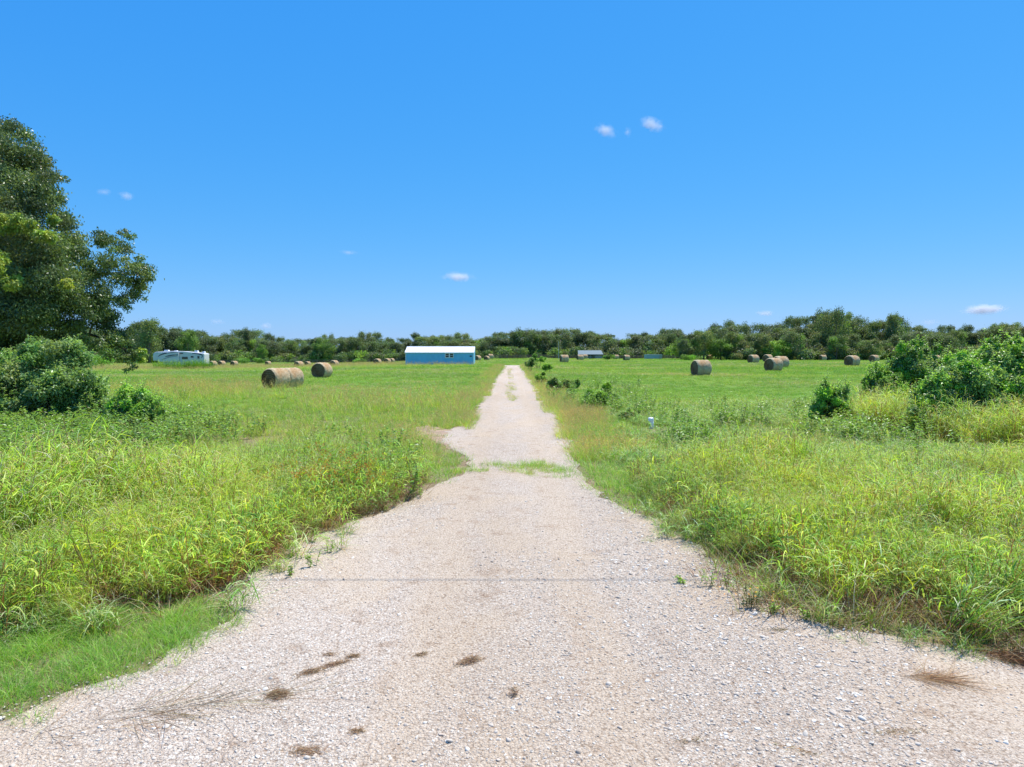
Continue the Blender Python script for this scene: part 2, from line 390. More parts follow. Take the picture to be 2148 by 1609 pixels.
def leaves(P, Dr, Nn, L, W, C, fold=.25):
    """kite-shaped leaves at P along Dr with normal Nn"""
    n = len(P); L = np.broadcast_to(L, n)[:, None]; W = np.broadcast_to(W, n)[:, None]
    Dr = Dr / (np.linalg.norm(Dr, axis=1, keepdims=True) + 1e-9); S = np.cross(Dr, Nn); S /= (np.linalg.norm(S, axis=1, keepdims=True) + 1e-9)
    U = np.cross(S, Dr)
    V = np.stack([P, P + Dr * L * .45 + S * W * .5 + U * W * fold, P + Dr * L - U * L * .1, P + Dr * L * .45 - S * W * .5 + U * W * fold], 1)
    q = (np.arange(n)[:, None] * 4 + np.arange(4)[None])
    return V.reshape(-1, 3), q, np.repeat(C, 4, axis=0)
def join(parts):
    V, Q, C = [], [], []; o = 0
    for v, q, c in parts: V.append(v); Q.append(q + o); C.append(c); o += len(v)
    return np.vstack(V), np.vstack(Q), np.vstack(C)
def unit(n, r):
    v = r.normal(0, 1, (n, 3)); return v / np.linalg.norm(v, axis=1, keepdims=True)

DG = [(.15, .26, .08), (.175, .29, .09), (.21, .335, .105), (.13, .22, .08), (.26, .36, .15)]
MG = [(.18, .37, .05), (.22, .41, .065), (.15, .31, .05), (.27, .43, .10)]
YG = [(.35, .50, .055), (.30, .46, .05), (.43, .55, .08), (.24, .41, .045), (.48, .58, .15)]
GR = [(.14, .30, .04), (.19, .37, .055), (.26, .42, .075), (.12, .24, .04)]
BR = [(.20, .11, .055), (.28, .17, .09), (.15, .075, .045), (.36, .26, .14), (.24, .10, .06)]
TAN = [(.45, .37, .22), (.55, .47, .31), (.36, .28, .16), (.5, .44, .33)]
SILV = [(.42, .52, .26), (.50, .57, .34), (.36, .47, .20)]
FLD = [(.18, .38, .035), (.23, .42, .05), (.29, .45, .08), (.16, .33, .03), (.38, .46, .16)]

def leafstrips(P, az, L, W, el, droop, C, r, seg=3):
    n = len(P); D = np.stack([np.cos(az), np.sin(az)], 1); S = np.stack([-np.sin(az), np.cos(az), r.normal(0, .35, n)], 1)
    V = np.zeros((n, seg + 1, 2, 3))
    for i, t in enumerate(np.linspace(0, 1, seg + 1)):
        a = el - droop * t; hor = L * t * np.cos(el - droop * t * .5); z = L * t * np.sin(el - droop * t * .55)
        c = P + np.stack([D[:, 0] * hor, D[:, 1] * hor, z], 1); ww = (W * (.75 + 1.0 * t - 1.65 * t * t) * .55)[:, None]
        V[:, i, 0] = c - S * ww; V[:, i, 1] = c + S * ww
    b = np.arange(n)[:, None] * (seg + 1) * 2; i = np.arange(seg)[None] * 2
    q = np.stack([b + i, b + i + 1, b + i + 3, b + i + 2], -1).reshape(-1, 4)
    return V.reshape(-1, 3), q, np.repeat(C, (seg + 1) * 2, axis=0)
def culms(n, rad, h0, h1, r, cols, k=6, ll=.30, lw=.016, dead=3, stem=((.24, .20, .07), (.30, .20, .10), (.20, .12, .06)), lean=(.05, -.02)):
    a = r.uniform(0, 6.283, n); rr = rad * np.sqrt(r.uniform(0, 1, n)); B = np.stack([rr * np.cos(a), rr * np.sin(a), np.zeros(n)], 1)
    h = r.uniform(h0, h1, n); ln = np.stack([np.cos(a) * r.uniform(0, .45, n) + lean[0], np.sin(a) * r.uniform(0, .45, n) + lean[1]], 1)
    def pt(i, t): return B[i] + np.stack([ln[i, 0] * h[i] * t ** 1.5, ln[i, 1] * h[i] * t ** 1.5, h[i] * t * (1 - .08 * t)], 1)
    i = np.repeat(np.arange(n), 4); t = np.tile([0, .35, .7, 1.0], n); c = pt(i, t); w = np.repeat(np.stack([-np.sin(a), np.cos(a), 0 * a], 1), 4, 0) * .0035
    V = np.stack([c - w, c + w], 1).reshape(-1, 3); b = np.arange(n)[:, None] * 8; j = np.arange(3)[None] * 2
    q = np.stack([b + j, b + j + 1, b + j + 3, b + j + 2], -1).reshape(-1, 4); parts = [(V, q, np.repeat(pal(stem, n, r), 8, 0))]
    m = n * k; i = np.repeat(np.arange(n), k); t = r.uniform(.38, 1.0, m)
    parts.append(leafstrips(pt(i, t), r.uniform(0, 6.283, m), ll * r.uniform(.6, 1.2, m), lw * r.uniform(.6, 1.2, m), r.uniform(.5, 1.35, m), r.uniform(.5, 2.4, m), pal(cols, m, r, .16), r))
    if dead:
        m = n * dead; i = np.repeat(np.arange(n), dead); t = r.uniform(.05, .5, m)
        parts.append(leafstrips(pt(i, t), r.uniform(0, 6.283, m), ll * .8 * r.uniform(.5, 1.1, m), lw * .6 * r.uniform(.6, 1.1, m), r.uniform(-.2, .8, m), r.uniform(1, 2.5, m), pal(BR + TAN[2:3], m, r), r))
    return join(parts)
def stalks(n, rad, h0, h1, r, stem_c, head_c, hl=.14, hw=.02, wid=.005, bend=.35, nh=9):
    """thin stems ending in loose seed heads"""
    v, q, c = blades(n, rad, h0, h1, wid, bend, r, stem_c, seg=3, spread=.25)
    parts = [(v, q, c)]
    V = v.reshape(n, 4, 2, 3); tip = V[:, 3].mean(1); pre = V[:, 2].mean(1); d = tip - pre; d /= np.linalg.norm(d, axis=1, keepdims=True)
    k = nh; P = np.repeat(tip, k, 0) - np.repeat(d, k, 0) * r.uniform(-.02, hl, (n * k, 1)); P += r.normal(0, hw * .5, P.shape)
    D = np.repeat(d, k, 0) + r.normal(0, .5, P.shape)
    parts.append(leaves(P, D, unit(n * k, r), r.uniform(.02, .04, n * k), r.uniform(.006, .012, n * k), pal(head_c, n * k, r)))
    return join(parts)
def forb(r, nst=5, h=.8, nl=16, ll=.10, lw=.035, cols=GR, rad=.15):
    parts = []
    for s in range(nst):
        a = r.uniform(0, 6.28); b0 = np.array([math.cos(a), math.sin(a), 0]) * rad * r.uniform(.2, 1)
        ln = np.array([math.cos(a), math.sin(a), 0]) * r.uniform(.05, .45); hh = h * r.uniform(.6, 1.1)
        t = np.linspace(0, 1, 5)
        c = b0 + ln * hh * (t[:, None] ** 1.4) + np.array([0, 0, 1]) * hh * t[:, None]
        w = np.array([math.cos(a + 1.57), math.sin(a + 1.57), 0]) * .004
        V = np.stack([c - w, c + w], 1).reshape(-1, 3); q = np.array([(2 * i, 2 * i + 1, 2 * i + 3, 2 * i + 2) for i in range(4)])
        parts.append((V, q, pal([(.16, .17, .06), (.13, .09, .05)], len(V), r)))
        tt = r.uniform(.15, 1, nl); P = b0 + ln * hh * (tt[:, None] ** 1.4) + np.array([0, 0, 1]) * hh * tt[:, None]
        aa = r.uniform(0, 6.28, nl); D = np.stack([np.cos(aa), np.sin(aa), r.uniform(-.3, .6, nl)], 1)
        Nn = np.array([0, 0, 1.]) + r.normal(0, .35, (nl, 3))
        parts.append(leaves(P, D, Nn, ll * r.uniform(.6, 1.3, nl), lw * r.uniform(.7, 1.3, nl), pal(cols, nl, r)))
    return join(parts)

# source tufts live only as geometry for the stuff scatters
def src_collection(name, items, mat):
    c = bpy.data.collections.new(name)
    for i, (v, q, col) in enumerate(items):
        o = bpy.data.objects.new('%s_%02d' % (name, i), make_mesh(name, v, q, mat, col)); c.objects.link(o)
    return c
def scatter(name, pts, coll, ncoll, smin, smax, label=None, cat=None, r=None, tilt=.08, zs=None, mat=None):
    n = len(pts); V = np.zeros((n, 3)); V[:, :2] = pts; V[:, 2] = terrain(pts[:, 0], pts[:, 1]) if zs is None else zs
    me = bpy.data.meshes.new(name); me.vertices.add(n); me.vertices.foreach_set('co', V.astype(np.float32).ravel())
    rot = np.stack([r.normal(0, tilt, n), r.normal(0, tilt, n), r.uniform(0, 6.283, n)], 1).astype(np.float32)
    a = me.attributes.new('rot', 'FLOAT_VECTOR', 'POINT'); a.data.foreach_set('vector', rot.ravel())
    s = r.uniform(smin, smax, n) if np.isscalar(smin) else smin * r.uniform(.8, 1.25, n)
    S = np.stack([s, s, s * r.uniform(.85, 1.2, n)], 1).astype(np.float32)
    a = me.attributes.new('scl', 'FLOAT_VECTOR', 'POINT'); a.data.foreach_set('vector', S.ravel())
    a = me.attributes.new('pick', 'INT', 'POINT'); a.data.foreach_set('value', r.integers(0, ncoll, n).astype(np.int32))
    o = link(name, me)
    ng = bpy.data.node_groups.new(name, 'GeometryNodeTree')
    ng.interface.new_socket('Geometry', in_out='INPUT', socket_type='NodeSocketGeometry'); ng.interface.new_socket('Geometry', in_out='OUTPUT', socket_type='NodeSocketGeometry')
    gi = ng.nodes.new('NodeGroupInput'); go = ng.nodes.new('NodeGroupOutput')
    ip = ng.nodes.new('GeometryNodeInstanceOnPoints'); ci = ng.nodes.new('GeometryNodeCollectionInfo')
    ci.inputs['Collection'].default_value = coll; ci.inputs['Separate Children'].default_value = True; ci.inputs['Reset Children'].default_value = True
    ip.inputs['Pick Instance'].default_value = True
    def na(nm, ty):
        x = ng.nodes.new('GeometryNodeInputNamedAttribute'); x.data_type = ty; x.inputs[0].default_value = nm; return x.outputs[0]
    ng.links.new(gi.outputs[0], ip.inputs['Points']); ng.links.new(ci.outputs[0], ip.inputs['Instance'])
    ng.links.new(na('pick', 'INT'), ip.inputs['Instance Index'])
    e2r = ng.nodes.new('FunctionNodeEulerToRotation'); ng.links.new(na('rot', 'FLOAT_VECTOR'), e2r.inputs[0])
    ng.links.new(e2r.outputs[0], ip.inputs['Rotation']); ng.links.new(na('scl', 'FLOAT_VECTOR'), ip.inputs['Scale'])
    ng.links.new(ip.outputs[0], go.inputs[0])
    md = o.modifiers.new('scatter', 'NODES'); md.node_group = ng
    tag(o, label, cat, kind='stuff')
    return o
def inpoly(x, y, poly):
    inside = np.zeros(len(x), bool); n = len(poly)
    for i in range(n):
        x1, y1 = poly[i]; x2, y2 = poly[(i + 1) % n]
        c = ((y1 > y) != (y2 > y)) & (x < (x2 - x1) * (y - y1) / (y2 - y1 + 1e-12) + x1); inside ^= c
    return inside
rngs = np.random.default_rng(77)
ROADPX = np.array([(-4000, 3000)] + L_EDGE + R_EDGE[::-1] + [(5000, 3000)])
ROADW = [tuple(p) for p in Lp[::4]] + [tuple(p) for p in Rp[::-4]]
def on_road(pts):
    sx, sy = project(pts[:, 0], pts[:, 1], terrain(pts[:, 0], pts[:, 1]))
    return inpoly(sx, sy, ROADPX) | (inpoly(sx, sy, SOILPX) & (rngs.uniform(0, 1, len(sx)) < .78))
def pnoise(X, Y, s, seed=0):
    r = np.random.default_rng(seed); v = np.zeros_like(X)
    for k in range(7):
        a = r.uniform(0, 6.28); f = s * r.uniform(.6, 2.2); v += np.sin((X * math.cos(a) + Y * math.sin(a)) * f + r.uniform(0, 6.28))
    return v / 3.0
PIPE = ground(1367, 900)
def sample(poly, D0, yref, y0, y1, r, jit=8, power=2.0, road=True, xr=None, dens=None):
    """points on the ground in a picture-outlined plot; density thins out with distance"""
    out = []
    edges = [y0]
    while edges[-1] < y1: edges.append(min(y1, edges[-1] * 1.22))
    for a, b in zip(edges[:-1], edges[1:]):
        m = (a + b) / 2; D = D0 * min(1, (yref / m) ** power); wx = .80 * b + 3.5
        xa, xb = (-wx, wx) if xr is None else (max(xr[0], -wx), min(xr[1], wx))
        if xb <= xa: continue
        n = int(D * (b - a) * (xb - xa)); P = np.stack([r.uniform(xa, xb, n), r.uniform(a, b, n)], 1)
        if poly is not None and n:
            sx, sy = project(P[:, 0], P[:, 1], terrain(P[:, 0], P[:, 1]))
            k = inpoly(sx + r.normal(0, jit * 1.5, n), sy + r.normal(0, jit, n) * np.clip(60 / m, .1, 1), poly); P = P[k]
        out.append(P)
    P = np.vstack(out); P = P[~((np.abs(P[:, 0] - PIPE[0]) < .45) & (P[:, 1] > PIPE[1] - 2.6) & (P[:, 1] < PIPE[1] + .3))]
    if road: P = P[~on_road(P)]
    if dens is not None: P = P[r.uniform(0, 1, len(P)) < dens(P[:, 0], P[:, 1])]
    return P

r = np.random.default_rng(11)
def tall_item(i):
    cc = YG + YG[:3] + GR[1:3] + SILV[:1] + TAN[:1] if i % 3 else GR + YG + SILV
    parts = [culms(28, .28, .5, 1.0, r, cc, k=8, ll=.27, lw=.0092, dead=3, lean=(.12, -.05)),
             blades(16, .22, .4, .95, .009, 1.1, r, YG, seg=4, spread=.5, lean=(.12, -.05)),
             blades(8, .22, .15, .45, .009, .9, r, BR, seg=2, spread=.6)]
    if i % 2 == 0: parts.append(stalks(6, .18, .8, 1.15, r, [(.34, .36, .12)], [(.55, .48, .34), (.5, .5, .32), (.36, .22, .16)], hl=.2, hw=.03, nh=16))
    return join(parts)
C_TALL = src_collection('tall_tuft', [tall_item(i) for i in range(12)], M_TALL)
C_FRONT = src_collection('front_tuft', [join([culms(14, .22, .35, .75, r, YG + GR, k=4, ll=.26, lw=.013, dead=8, stem=((.26, .13, .07), (.20, .10, .06))), blades(16, .2, .15, .5, .008, .9, r, BR, seg=3, spread=.6)]) for i in range(6)], M_TALL)
C_MID = src_collection('mid_tuft', [join([blades(26, .16, .16, .5, .008, .6, r, YG + FLD, seg=3, spread=.45), blades(6, .15, .1, .3, .007, .8, r, TAN + BR, seg=2, spread=.5),
        stalks(5, .16, .35, .6, r, [(.3, .27, .1)], [(.46, .36, .2), (.38, .24, .14), (.52, .46, .28)], hl=.09, hw=.02, nh=8)]) for i in range(8)], M_TALL)
C_RED = src_collection('red_tuft', [join([blades(24, .18, .12, .40, .008, .8, r, YG + FLD + TAN[:1], seg=3, spread=.6), blades(7, .18, .1, .32, .006, .9, r, BR + TAN, seg=2, spread=.7),
        stalks(8, .18, .28, .55, r, [(.38, .34, .16)], [(.46, .33, .17), (.54, .45, .27), (.40, .25, .14)], hl=.10, hw=.02, nh=7)]) for i in range(7)], M_TALL)
C_SHORT = src_collection('short_tuft', [join([blades(46, .13, .05, .17, .0045, .9, r, GR + FLD, seg=2, spread=.8), blades(7, .14, .04, .13, .004, .9, r, TAN, seg=2, spread=.8)]) for i in range(8)], M_TALL)
C_FIELD = src_collection('field_tuft', [join([blades(40, .34, .06, .17, .016, .7, r, FLD, seg=2, spread=.7), blades(5, .34, .05, .15, .012, .7, r, TAN, seg=2, spread=.7)]) for i in range(8)], M_TURF)
C_SILV = src_collection('flat_tuft', [join([culms(7, .2, .2, .5, r, SILV + GR, k=6, ll=.28, lw=.014, dead=2), blades(26, .2, .25, .6, .010, 1.3, r, SILV + FLD + GR, seg=4, spread=.8), blades(9, .2, .2, .5, .009, 1.4, r, TAN, seg=3, spread=.9), blades(12, .2, .1, .35, .01, .6, r, GR, seg=3)]) for i in range(8)], M_TALL)
C_FORB = src_collection('forb', [forb(r, 6, .75, 20, .11, .042, MG + DG) for i in range(8)], M_FORB)
C_DRY = src_collection('dry_tuft', [join([blades(26, .18, .08, .30, .006, .9, r, BR + TAN, seg=2, spread=1.0), blades(5, .12, .12, .3, .006, .8, r, YG, seg=2, spread=.6)]) for i in range(6)], M_DRY)
C_BROWN = src_collection('brown_weed', [join([stalks(7, .14, .35, .75, r, [(.2, .11, .06)], [(.13, .06, .04), (.2, .09, .05)], hl=.22, hw=.05, nh=26), forb(r, 3, .5, 10, .08, .03, BR + GR)]) for i in range(5)], M_FORB)
C_FLOW = src_collection('orange_flower', [join([forb(r, 6, .62, 16, .08, .028, GR), stalks(12, .2, .5, .75, r, [(.2, .2, .06)], [(.62, .28, .03), (.55, .2, .03), (.3, .1, .03)], hl=.05, hw=.05, nh=12)]) for i in range(4)], M_FORB)

BIG = 4000
# tall grass, left of the drive
P_TL = [(-900, 1345), (0, 1330), (120, 1318), (260, 1282), (400, 1250), (500, 1208), (590, 1150), (700, 1090), (800, 1062), (855, 1040), (885, 1000), (872, 972), (800, 958), (640, 952), (500, 965), (400, 995), (200, 1012), (-900, 1012)]
P = sample(P_TL, 21, 11, 4, 30, r, jit=5)
EDGE = np.vstack([Lp[::3], Rp[::3], densify(P_TL[:15])[::3]])
def edged(P): return np.min(np.hypot(P[:, None, 0] - EDGE[None, :, 0], P[:, None, 1] - EDGE[None, :, 1]), axis=1)
def hscale(P, lo, hi, sd): return (lo + (hi - lo) * np.clip(.5 + .38 * pnoise(P[:, 0], P[:, 1], .55, sd) + .3 * pnoise(P[:, 0], P[:, 1], 1.7, sd + 1), 0, 1)) * np.clip(.42 + .36 * edged(P), 0, 1) * np.where((P[:, 0] < 0) & (P[:, 1] > 11.5), .72, 1)
scatter('tall_grass', P, C_TALL, 12, hscale(P, .62, 1.25, 51), None, 'tall yellow-green grass arching over the left edge of the gravel', 'grass', r, tilt=.2)
P_TR = [(1345, 1040), (1400, 1082), (1460, 1128), (1530, 1165), (1620, 1198), (1720, 1225), (1850, 1262), (2000, 1292), (3000, 1380), (3000, 1000), (2148, 998), (1800, 998), (1560, 992), (1420, 1000)]
P2 = sample(P_TR, 21, 11, 4, 30, r, jit=6)
scatter('tall_grass', P2, C_TALL, 12, hscale(P2, .45, 1.02, 53), None, 'tall yellow-green grass right of the drive between gravel and bushes', 'grass', r, tilt=.2)
# dark reddish growth at the front of the tall grass
P_FL = [(-200, 1370), (240, 1300), (400, 1275), (520, 1235), (620, 1170), (720, 1112), (860, 1062), (900, 1030), (850, 1000), (700, 1060), (560, 1120), (420, 1200), (200, 1250), (-200, 1300)]
P_FR = [(1330, 1030), (1480, 1160), (1600, 1235), (1720, 1275), (2000, 1330), (2900, 1420), (2900, 1330), (2000, 1255), (1700, 1200), (1500, 1110), (1400, 1040)]
P3 = np.vstack([sample(P_FL, 16, 10, 4, 20, r, jit=10), sample(P_FR, 34, 10, 4, 20, r, jit=10), sample([(1480, 1160), (1560, 1215), (1680, 1265), (2000, 1325), (3000, 1440), (3000, 1405), (2000, 1350), (1660, 1300), (1560, 1265)], 30, 10, 4, 20, r, jit=10, road=False)])
PF = np.vstack([sample([(x, y - 18) for x, y in P_FL], 13, 10, 4, 20, r, jit=5), sample([(x, y - 25) for x, y in P_FR], 15, 10, 4, 20, r, jit=9)])
scatter('brown_based_grass', PF, C_FRONT, 6, .7, 1.1, 'red-brown based grass standing at the front of the tall grass', 'grass', r, tilt=.2)
scatter('dry_grass', P3, C_DRY, 6, .9, 1.6, 'dead brown grass matted along the gravel edges', 'dry grass', r)
# short green mat in the left foreground
P_SL = [(-900, 1620), (-200, 1545), (0, 1490), (150, 1448), (330, 1392), (480, 1318), (450, 1268), (250, 1285), (0, 1335), (-900, 1350)]
P4 = sample(P_SL, 95, 8, 3.2, 14, r, jit=9, road=False)
scatter('short_grass', P4, C_SHORT, 8, .8, 1.25, 'short bright green grass mat beside the gravel at lower left', 'grass', r)
P_EDGE = [(-900, 1660), (0, 1540), (330, 1430), (520, 1330), (520, 1240), (400, 1250), (-900, 1500)]
P5 = np.vstack([sample(P_EDGE, 12, 8, 3.2, 14, r, jit=14, road=False), sample([(1240, 1020), (1420, 1135), (1560, 1240), (1700, 1310), (2000, 1370), (2900, 1480), (2900, 1330), (2000, 1300), (1500, 1130), (1300, 1020)], 22, 9, 3.2, 20, r, jit=14, road=False)])
PX = np.vstack([sample([(-900, 1480), (-100, 1425), (120, 1380), (300, 1310), (260, 1280), (0, 1325), (-900, 1340)], 16, 9, 4, 20, r, jit=8),
                sample([(500, 1300), (600, 1220), (760, 1120), (880, 1060), (840, 1040), (560, 1150), (440, 1240)], 3.5, 10, 4, 24, r, jit=12, road=False), sample([(1300, 1040), (1480, 1180), (1640, 1290), (2000, 1360), (2900, 1450), (2900, 1400), (2000, 1310), (1600, 1200), (1440, 1090)], 6, 10, 4, 24, r, jit=12, road=False)])
scatter('mixed_margin_grass', PX, C_SILV, 8, .35, .85, 'mixed green and tan grass of uneven height where tall grass thins into the gravel', 'grass', r, tilt=.2)
scatter('sparse_grass', P5, C_SHORT, 8, .5, 1.0, 'thin low grass creeping onto the gravel margins', 'grass', r)
# verge, meadow, reddish seed heads
P_VR = [(1190, 900), (1215, 990), (1300, 1055), (1420, 1110), (1460, 1060), (1400, 960), (1330, 900), (1260, 860), (1180, 810), (1105, 780), (1100, 792), (1150, 850)]
P_VL = [(900, 1020), (990, 985), (960, 950), (880, 905), (790, 900), (790, 985)]
P6 = np.vstack([sample(P_VR, 22, 15, 9, 130, r), sample(P_VL, 22, 15, 9, 60, r)])
scatter('verge_grass', P6, C_SHORT, 8, 1.2, 2.2, 'low green grass on the verges of the drive', 'grass', r)
def strip(xa, xb, y0, y1, D, r, gap=0):
    n = int(D * (xb - xa) * (y1 - y0)); Y = y0 * (y1 / y0) ** r.uniform(0, 1, n) if y0 > 0 else r.uniform(y0, y1, n)
    return np.stack([r.uniform(xa, xb, n) + .25 * np.sin(Y * .7), Y], 1)
P7 = np.vstack([strip(-3.2, -1.7, 24, 132, 7, r), strip(1.8, 3.5, 17, 132, 8, r), strip(1.8, 3.6, 20, 34, 12, r)])
P7 = np.vstack([P7, sample([(1180, 860), (1230, 960), (1400, 960), (1330, 880), (1250, 840)], 8, 20, 10, 50, r), sample([(770, 900), (880, 985), (960, 985), (905, 930), (850, 880)], 14, 18, 10, 40, r)])
P7 = P7[~on_road(P7)]
P7 = P7[r.uniform(0, 1, len(P7)) < np.clip(.6 + .5 * pnoise(P7[:, 0], P7[:, 1], .5, 61), .1, 1)]
Pe = np.vstack([strip(-1.95, -1.45, 24, 132, 9, r), strip(1.5, 2.0, 17, 132, 9, r)]); Pe[:, 0] -= .25 * np.sin(Pe[:, 1] * .7); Pe = Pe[pnoise(Pe[:, 0], Pe[:, 1], 1.3, 81) + r.normal(0, .3, len(Pe)) > .1]
P7 = np.vstack([P7, Pe])
scatter('reddish_grass', P7, C_RED, 7, .7, 1.15, 'reddish seeding grass lining both sides of the drive', 'grass', r)
P_ML = [(-900, 812), (250, 806), (560, 822), (1000, 832), (1010, 850), (960, 905), (880, 900), (860, 1000), (640, 990), (400, 1020), (-900, 1040)]
P8 = sample(P_ML, 13, 16, 9, 64, r, dens=lambda x, y: np.clip(.55 + .6 * pnoise(x, y, .35, 3), .04, 1))
P_MR = [(1240, 850), (1300, 822), (1420, 848), (1650, 850), (3000, 860), (3000, 1060), (1500, 1060), (1360, 1050), (1250, 960)]
P8b = sample(P_MR, 9, 16, 9, 60, r, dens=lambda x, y: np.clip(.45 + .6 * pnoise(x, y, .45, 4), .03, 1))
scatter('meadow_grass', np.vstack([P8, P8b]), C_MID, 8, .6, 1.05, 'knee-high mixed meadow grass with brown seed heads', 'grass', r)
PT = sample([(1790, 885), (1880, 905), (1960, 930), (2060, 945), (3000, 960), (3000, 915), (2100, 915), (1960, 900), (1800, 865)], 7, 20, 9, 40, r, jit=5)
scatter('coarse_grass', PT, C_TALL, 12, .9, 1.5, 'coarse arching grass growing against the feet of the right bushes', 'grass', r, tilt=.15)
# pale flattened grass right
P_FLAT = [(1380, 866), (1700, 880), (3000, 890), (3000, 1030), (2148, 1010), (1700, 1000), (1450, 985), (1300, 985), (1290, 930)]
P9 = np.vstack([sample(P_FLAT, 15, 17, 9, 40, r, dens=lambda x, y: np.clip(.6 + .55 * pnoise(x, y, .7, 12), .05, 1)), sample([(1250, 842), (1420, 855), (1560, 840), (1720, 850), (1720, 885), (1400, 900), (1300, 890)], 10, 20, 9, 60, r)])
scatter('flattened_grass', P9, C_SILV, 8, .5, .85, 'pale silvery grass lodged flat in front of the right bushes', 'grass', r)
# low broad-leaved weeds
P_W = [(-900, 870), (230, 880), (330, 868), (460, 890), (500, 930), (420, 975), (300, 1000), (-900, 1030)]
P10 = sample(P_W, 13, 18, 9, 45, r, jit=16)
P10c = sample([(600, 930), (760, 920), (880, 960), (860, 1060), (740, 1090), (560, 1010)], 1.0, 18, 9, 40, r)
P10d = sample([(1300, 850), (1450, 850), (1700, 860), (3000, 870), (3000, 980), (1700, 960), (1400, 950)], 7, 20, 9, 60, r, dens=lambda x, y: (pnoise(x, y, .8, 33) + r.normal(0, .3, len(x)) > .45) * 1.0)
P10b = sample([(1130, 790), (1290, 800), (1420, 860), (1400, 900), (1240, 870), (1150, 820)], 1.3, 30, 12, 120, r)
kk = pnoise(P10[:, 0], P10[:, 1], .6, 41) + r.normal(0, .35, len(P10)) > -.35; P10 = P10[kk]
scatter('ground_weeds', np.vstack([P10, P10b, P10c, P10d]), C_FORB, 8, .65, 1.1, 'low dark green broad-leaved weeds spreading below the left bushes', 'weeds', r)
P11 = np.vstack([sample([(1340, 985), (1560, 965), (1660, 985), (1640, 1040), (1480, 1075), (1380, 1060)], 1.8, 18, 9, 40, r), sample([(2060, 960), (2400, 960), (2400, 1100), (2100, 1060)], 1.4, 16, 8, 30, r), sample([(150, 1080), (250, 1060), (420, 1150), (250, 1180)], .8, 16, 6, 30, r)])
scatter('brown_weeds', P11, C_BROWN, 5, .7, 1.05, 'dark brown seeding weeds standing in the grass', 'weeds', r)
P12 = np.vstack([sample([(560, 1030), (700, 1010), (780, 1020), (780, 1075), (640, 1090), (560, 1065)], 5.5, 14, 7, 30, r)])
scatter('orange_wildflowers', P12, C_FLOW, 4, .85, 1.15, 'orange-brown wildflowers among the tall grass left of the drive', 'wildflowers', r)
# mown field
FIELD = [(-1200, 756), (3300, 756), (3300, 880), (1700, 870), (1250, 900), (1100, 780), (1045, 780), (900, 900), (300, 900), (-1200, 900)]
def fdens(x, y): return np.clip(.85 + .25 * pnoise(x, y, .1, 9), .3, 1)
P13 = sample(None, 5.5, 34, 22, 262, r, power=1.45, dens=fdens)
sx, sy = project(P13[:, 0], P13[:, 1], terrain(P13[:, 0], P13[:, 1]))
s13 = np.clip(P13[:, 1] / 55, .85, 1.9)
scatter('mown_field_grass', P13, C_FIELD, 8, s13, None, 'short mown green grass covering the hay field', 'grass', r)
C_PALE = src_collection('pale_tuft', [join([blades(34, .36, .05, .16, .016, .8, r, SILV + TAN + FLD, seg=2, spread=.9), blades(10, .34, .05, .15, .012, .9, r, TAN, seg=2, spread=.9)]) for i in range(5)], M_TURF)
Pp = sample(None, 4.5, 34, 24, 240, r, power=1.4, dens=lambda x, y: (pnoise(x * .28, y * .9, .16, 91) + .5 * pnoise(x * .6, y, .5, 92) + r.normal(0, .2, len(x)) > .38) * 1.0)
scatter('pale_stubble', Pp, C_PALE, 5, np.clip(Pp[:, 1] / 55, .85, 1.9) * 1.02, None, 'paler dry stubble patches across the mown hay field', 'grass', r)
# weedy strip before the trailer and rough clumps through the left meadow
P14 = np.vstack([sample([(150, 764), (560, 762), (860, 764), (1000, 762), (1000, 768), (560, 776), (150, 781)], 2.6, 60, 40, 200, r, power=1, jit=2),
                 sample([(-200, 788), (540, 808), (760, 822), (960, 812), (980, 850), (700, 868), (300, 840), (-200, 830)], 1.3, 45, 25, 80, r, jit=4, dens=lambda x, y: (pnoise(x * .5, y, .35, 5) > .15) * 1.0),
    sample([(300, 806), (420, 803), (545, 812), (545, 828), (420, 834), (320, 826)], 3, 40, 25, 80, r, jit=3), sample([(560, 828), (760, 838), (960, 846), (990, 862), (860, 872), (680, 862)], 3, 34, 20, 80, r, jit=4)])
scatter('rough_grass', P14, C_RED, 7, 1.1, 1.9, 'rough tan and green weeds standing across the left field', 'weeds', r)
# grass growing in the drive itself
Pm = np.vstack([sample([(1000, 980), (1040, 972), (1100, 968), (1150, 976), (1205, 990), (1200, 1002), (1110, 1001), (1060, 994), (1000, 990)], 42, 20, 9, 30, r, jit=2.5, road=False)])
Pw = np.vstack([sample([(1066, 804), (1079, 804), (1084, 842), (1062, 842)], 15, 60, 20, 80, r, jit=1.5, road=False), sample([(1066, 774), (1074, 774), (1077, 798), (1066, 798)], 9, 90, 60, 130, r, jit=1, road=False), sample([(1030, 975), (1120, 968), (1180, 985), (1100, 1000)], 10, 20, 9, 30, r, jit=2, road=False)])
Pw = Pw[pnoise(Pw[:, 0] * 2, Pw[:, 1] * .5, 2.0, 73) + r.normal(0, .3, len(Pw)) > -.2]
scatter('median_weeds', Pw, C_RED, 7, .3, .55, 'olive and tan weeds in broken patches along the middle of the drive', 'weeds', r)
Pm = Pm[(pnoise(Pm[:, 0], Pm[:, 1] * 2, 3.0, 71) + r.normal(0, .25, len(Pm)) > -.25)]
scatter('drive_grass', Pm, C_SHORT, 8, .8, 1.5, 'green grass tufts growing down the middle of the drive', 'grass', r)

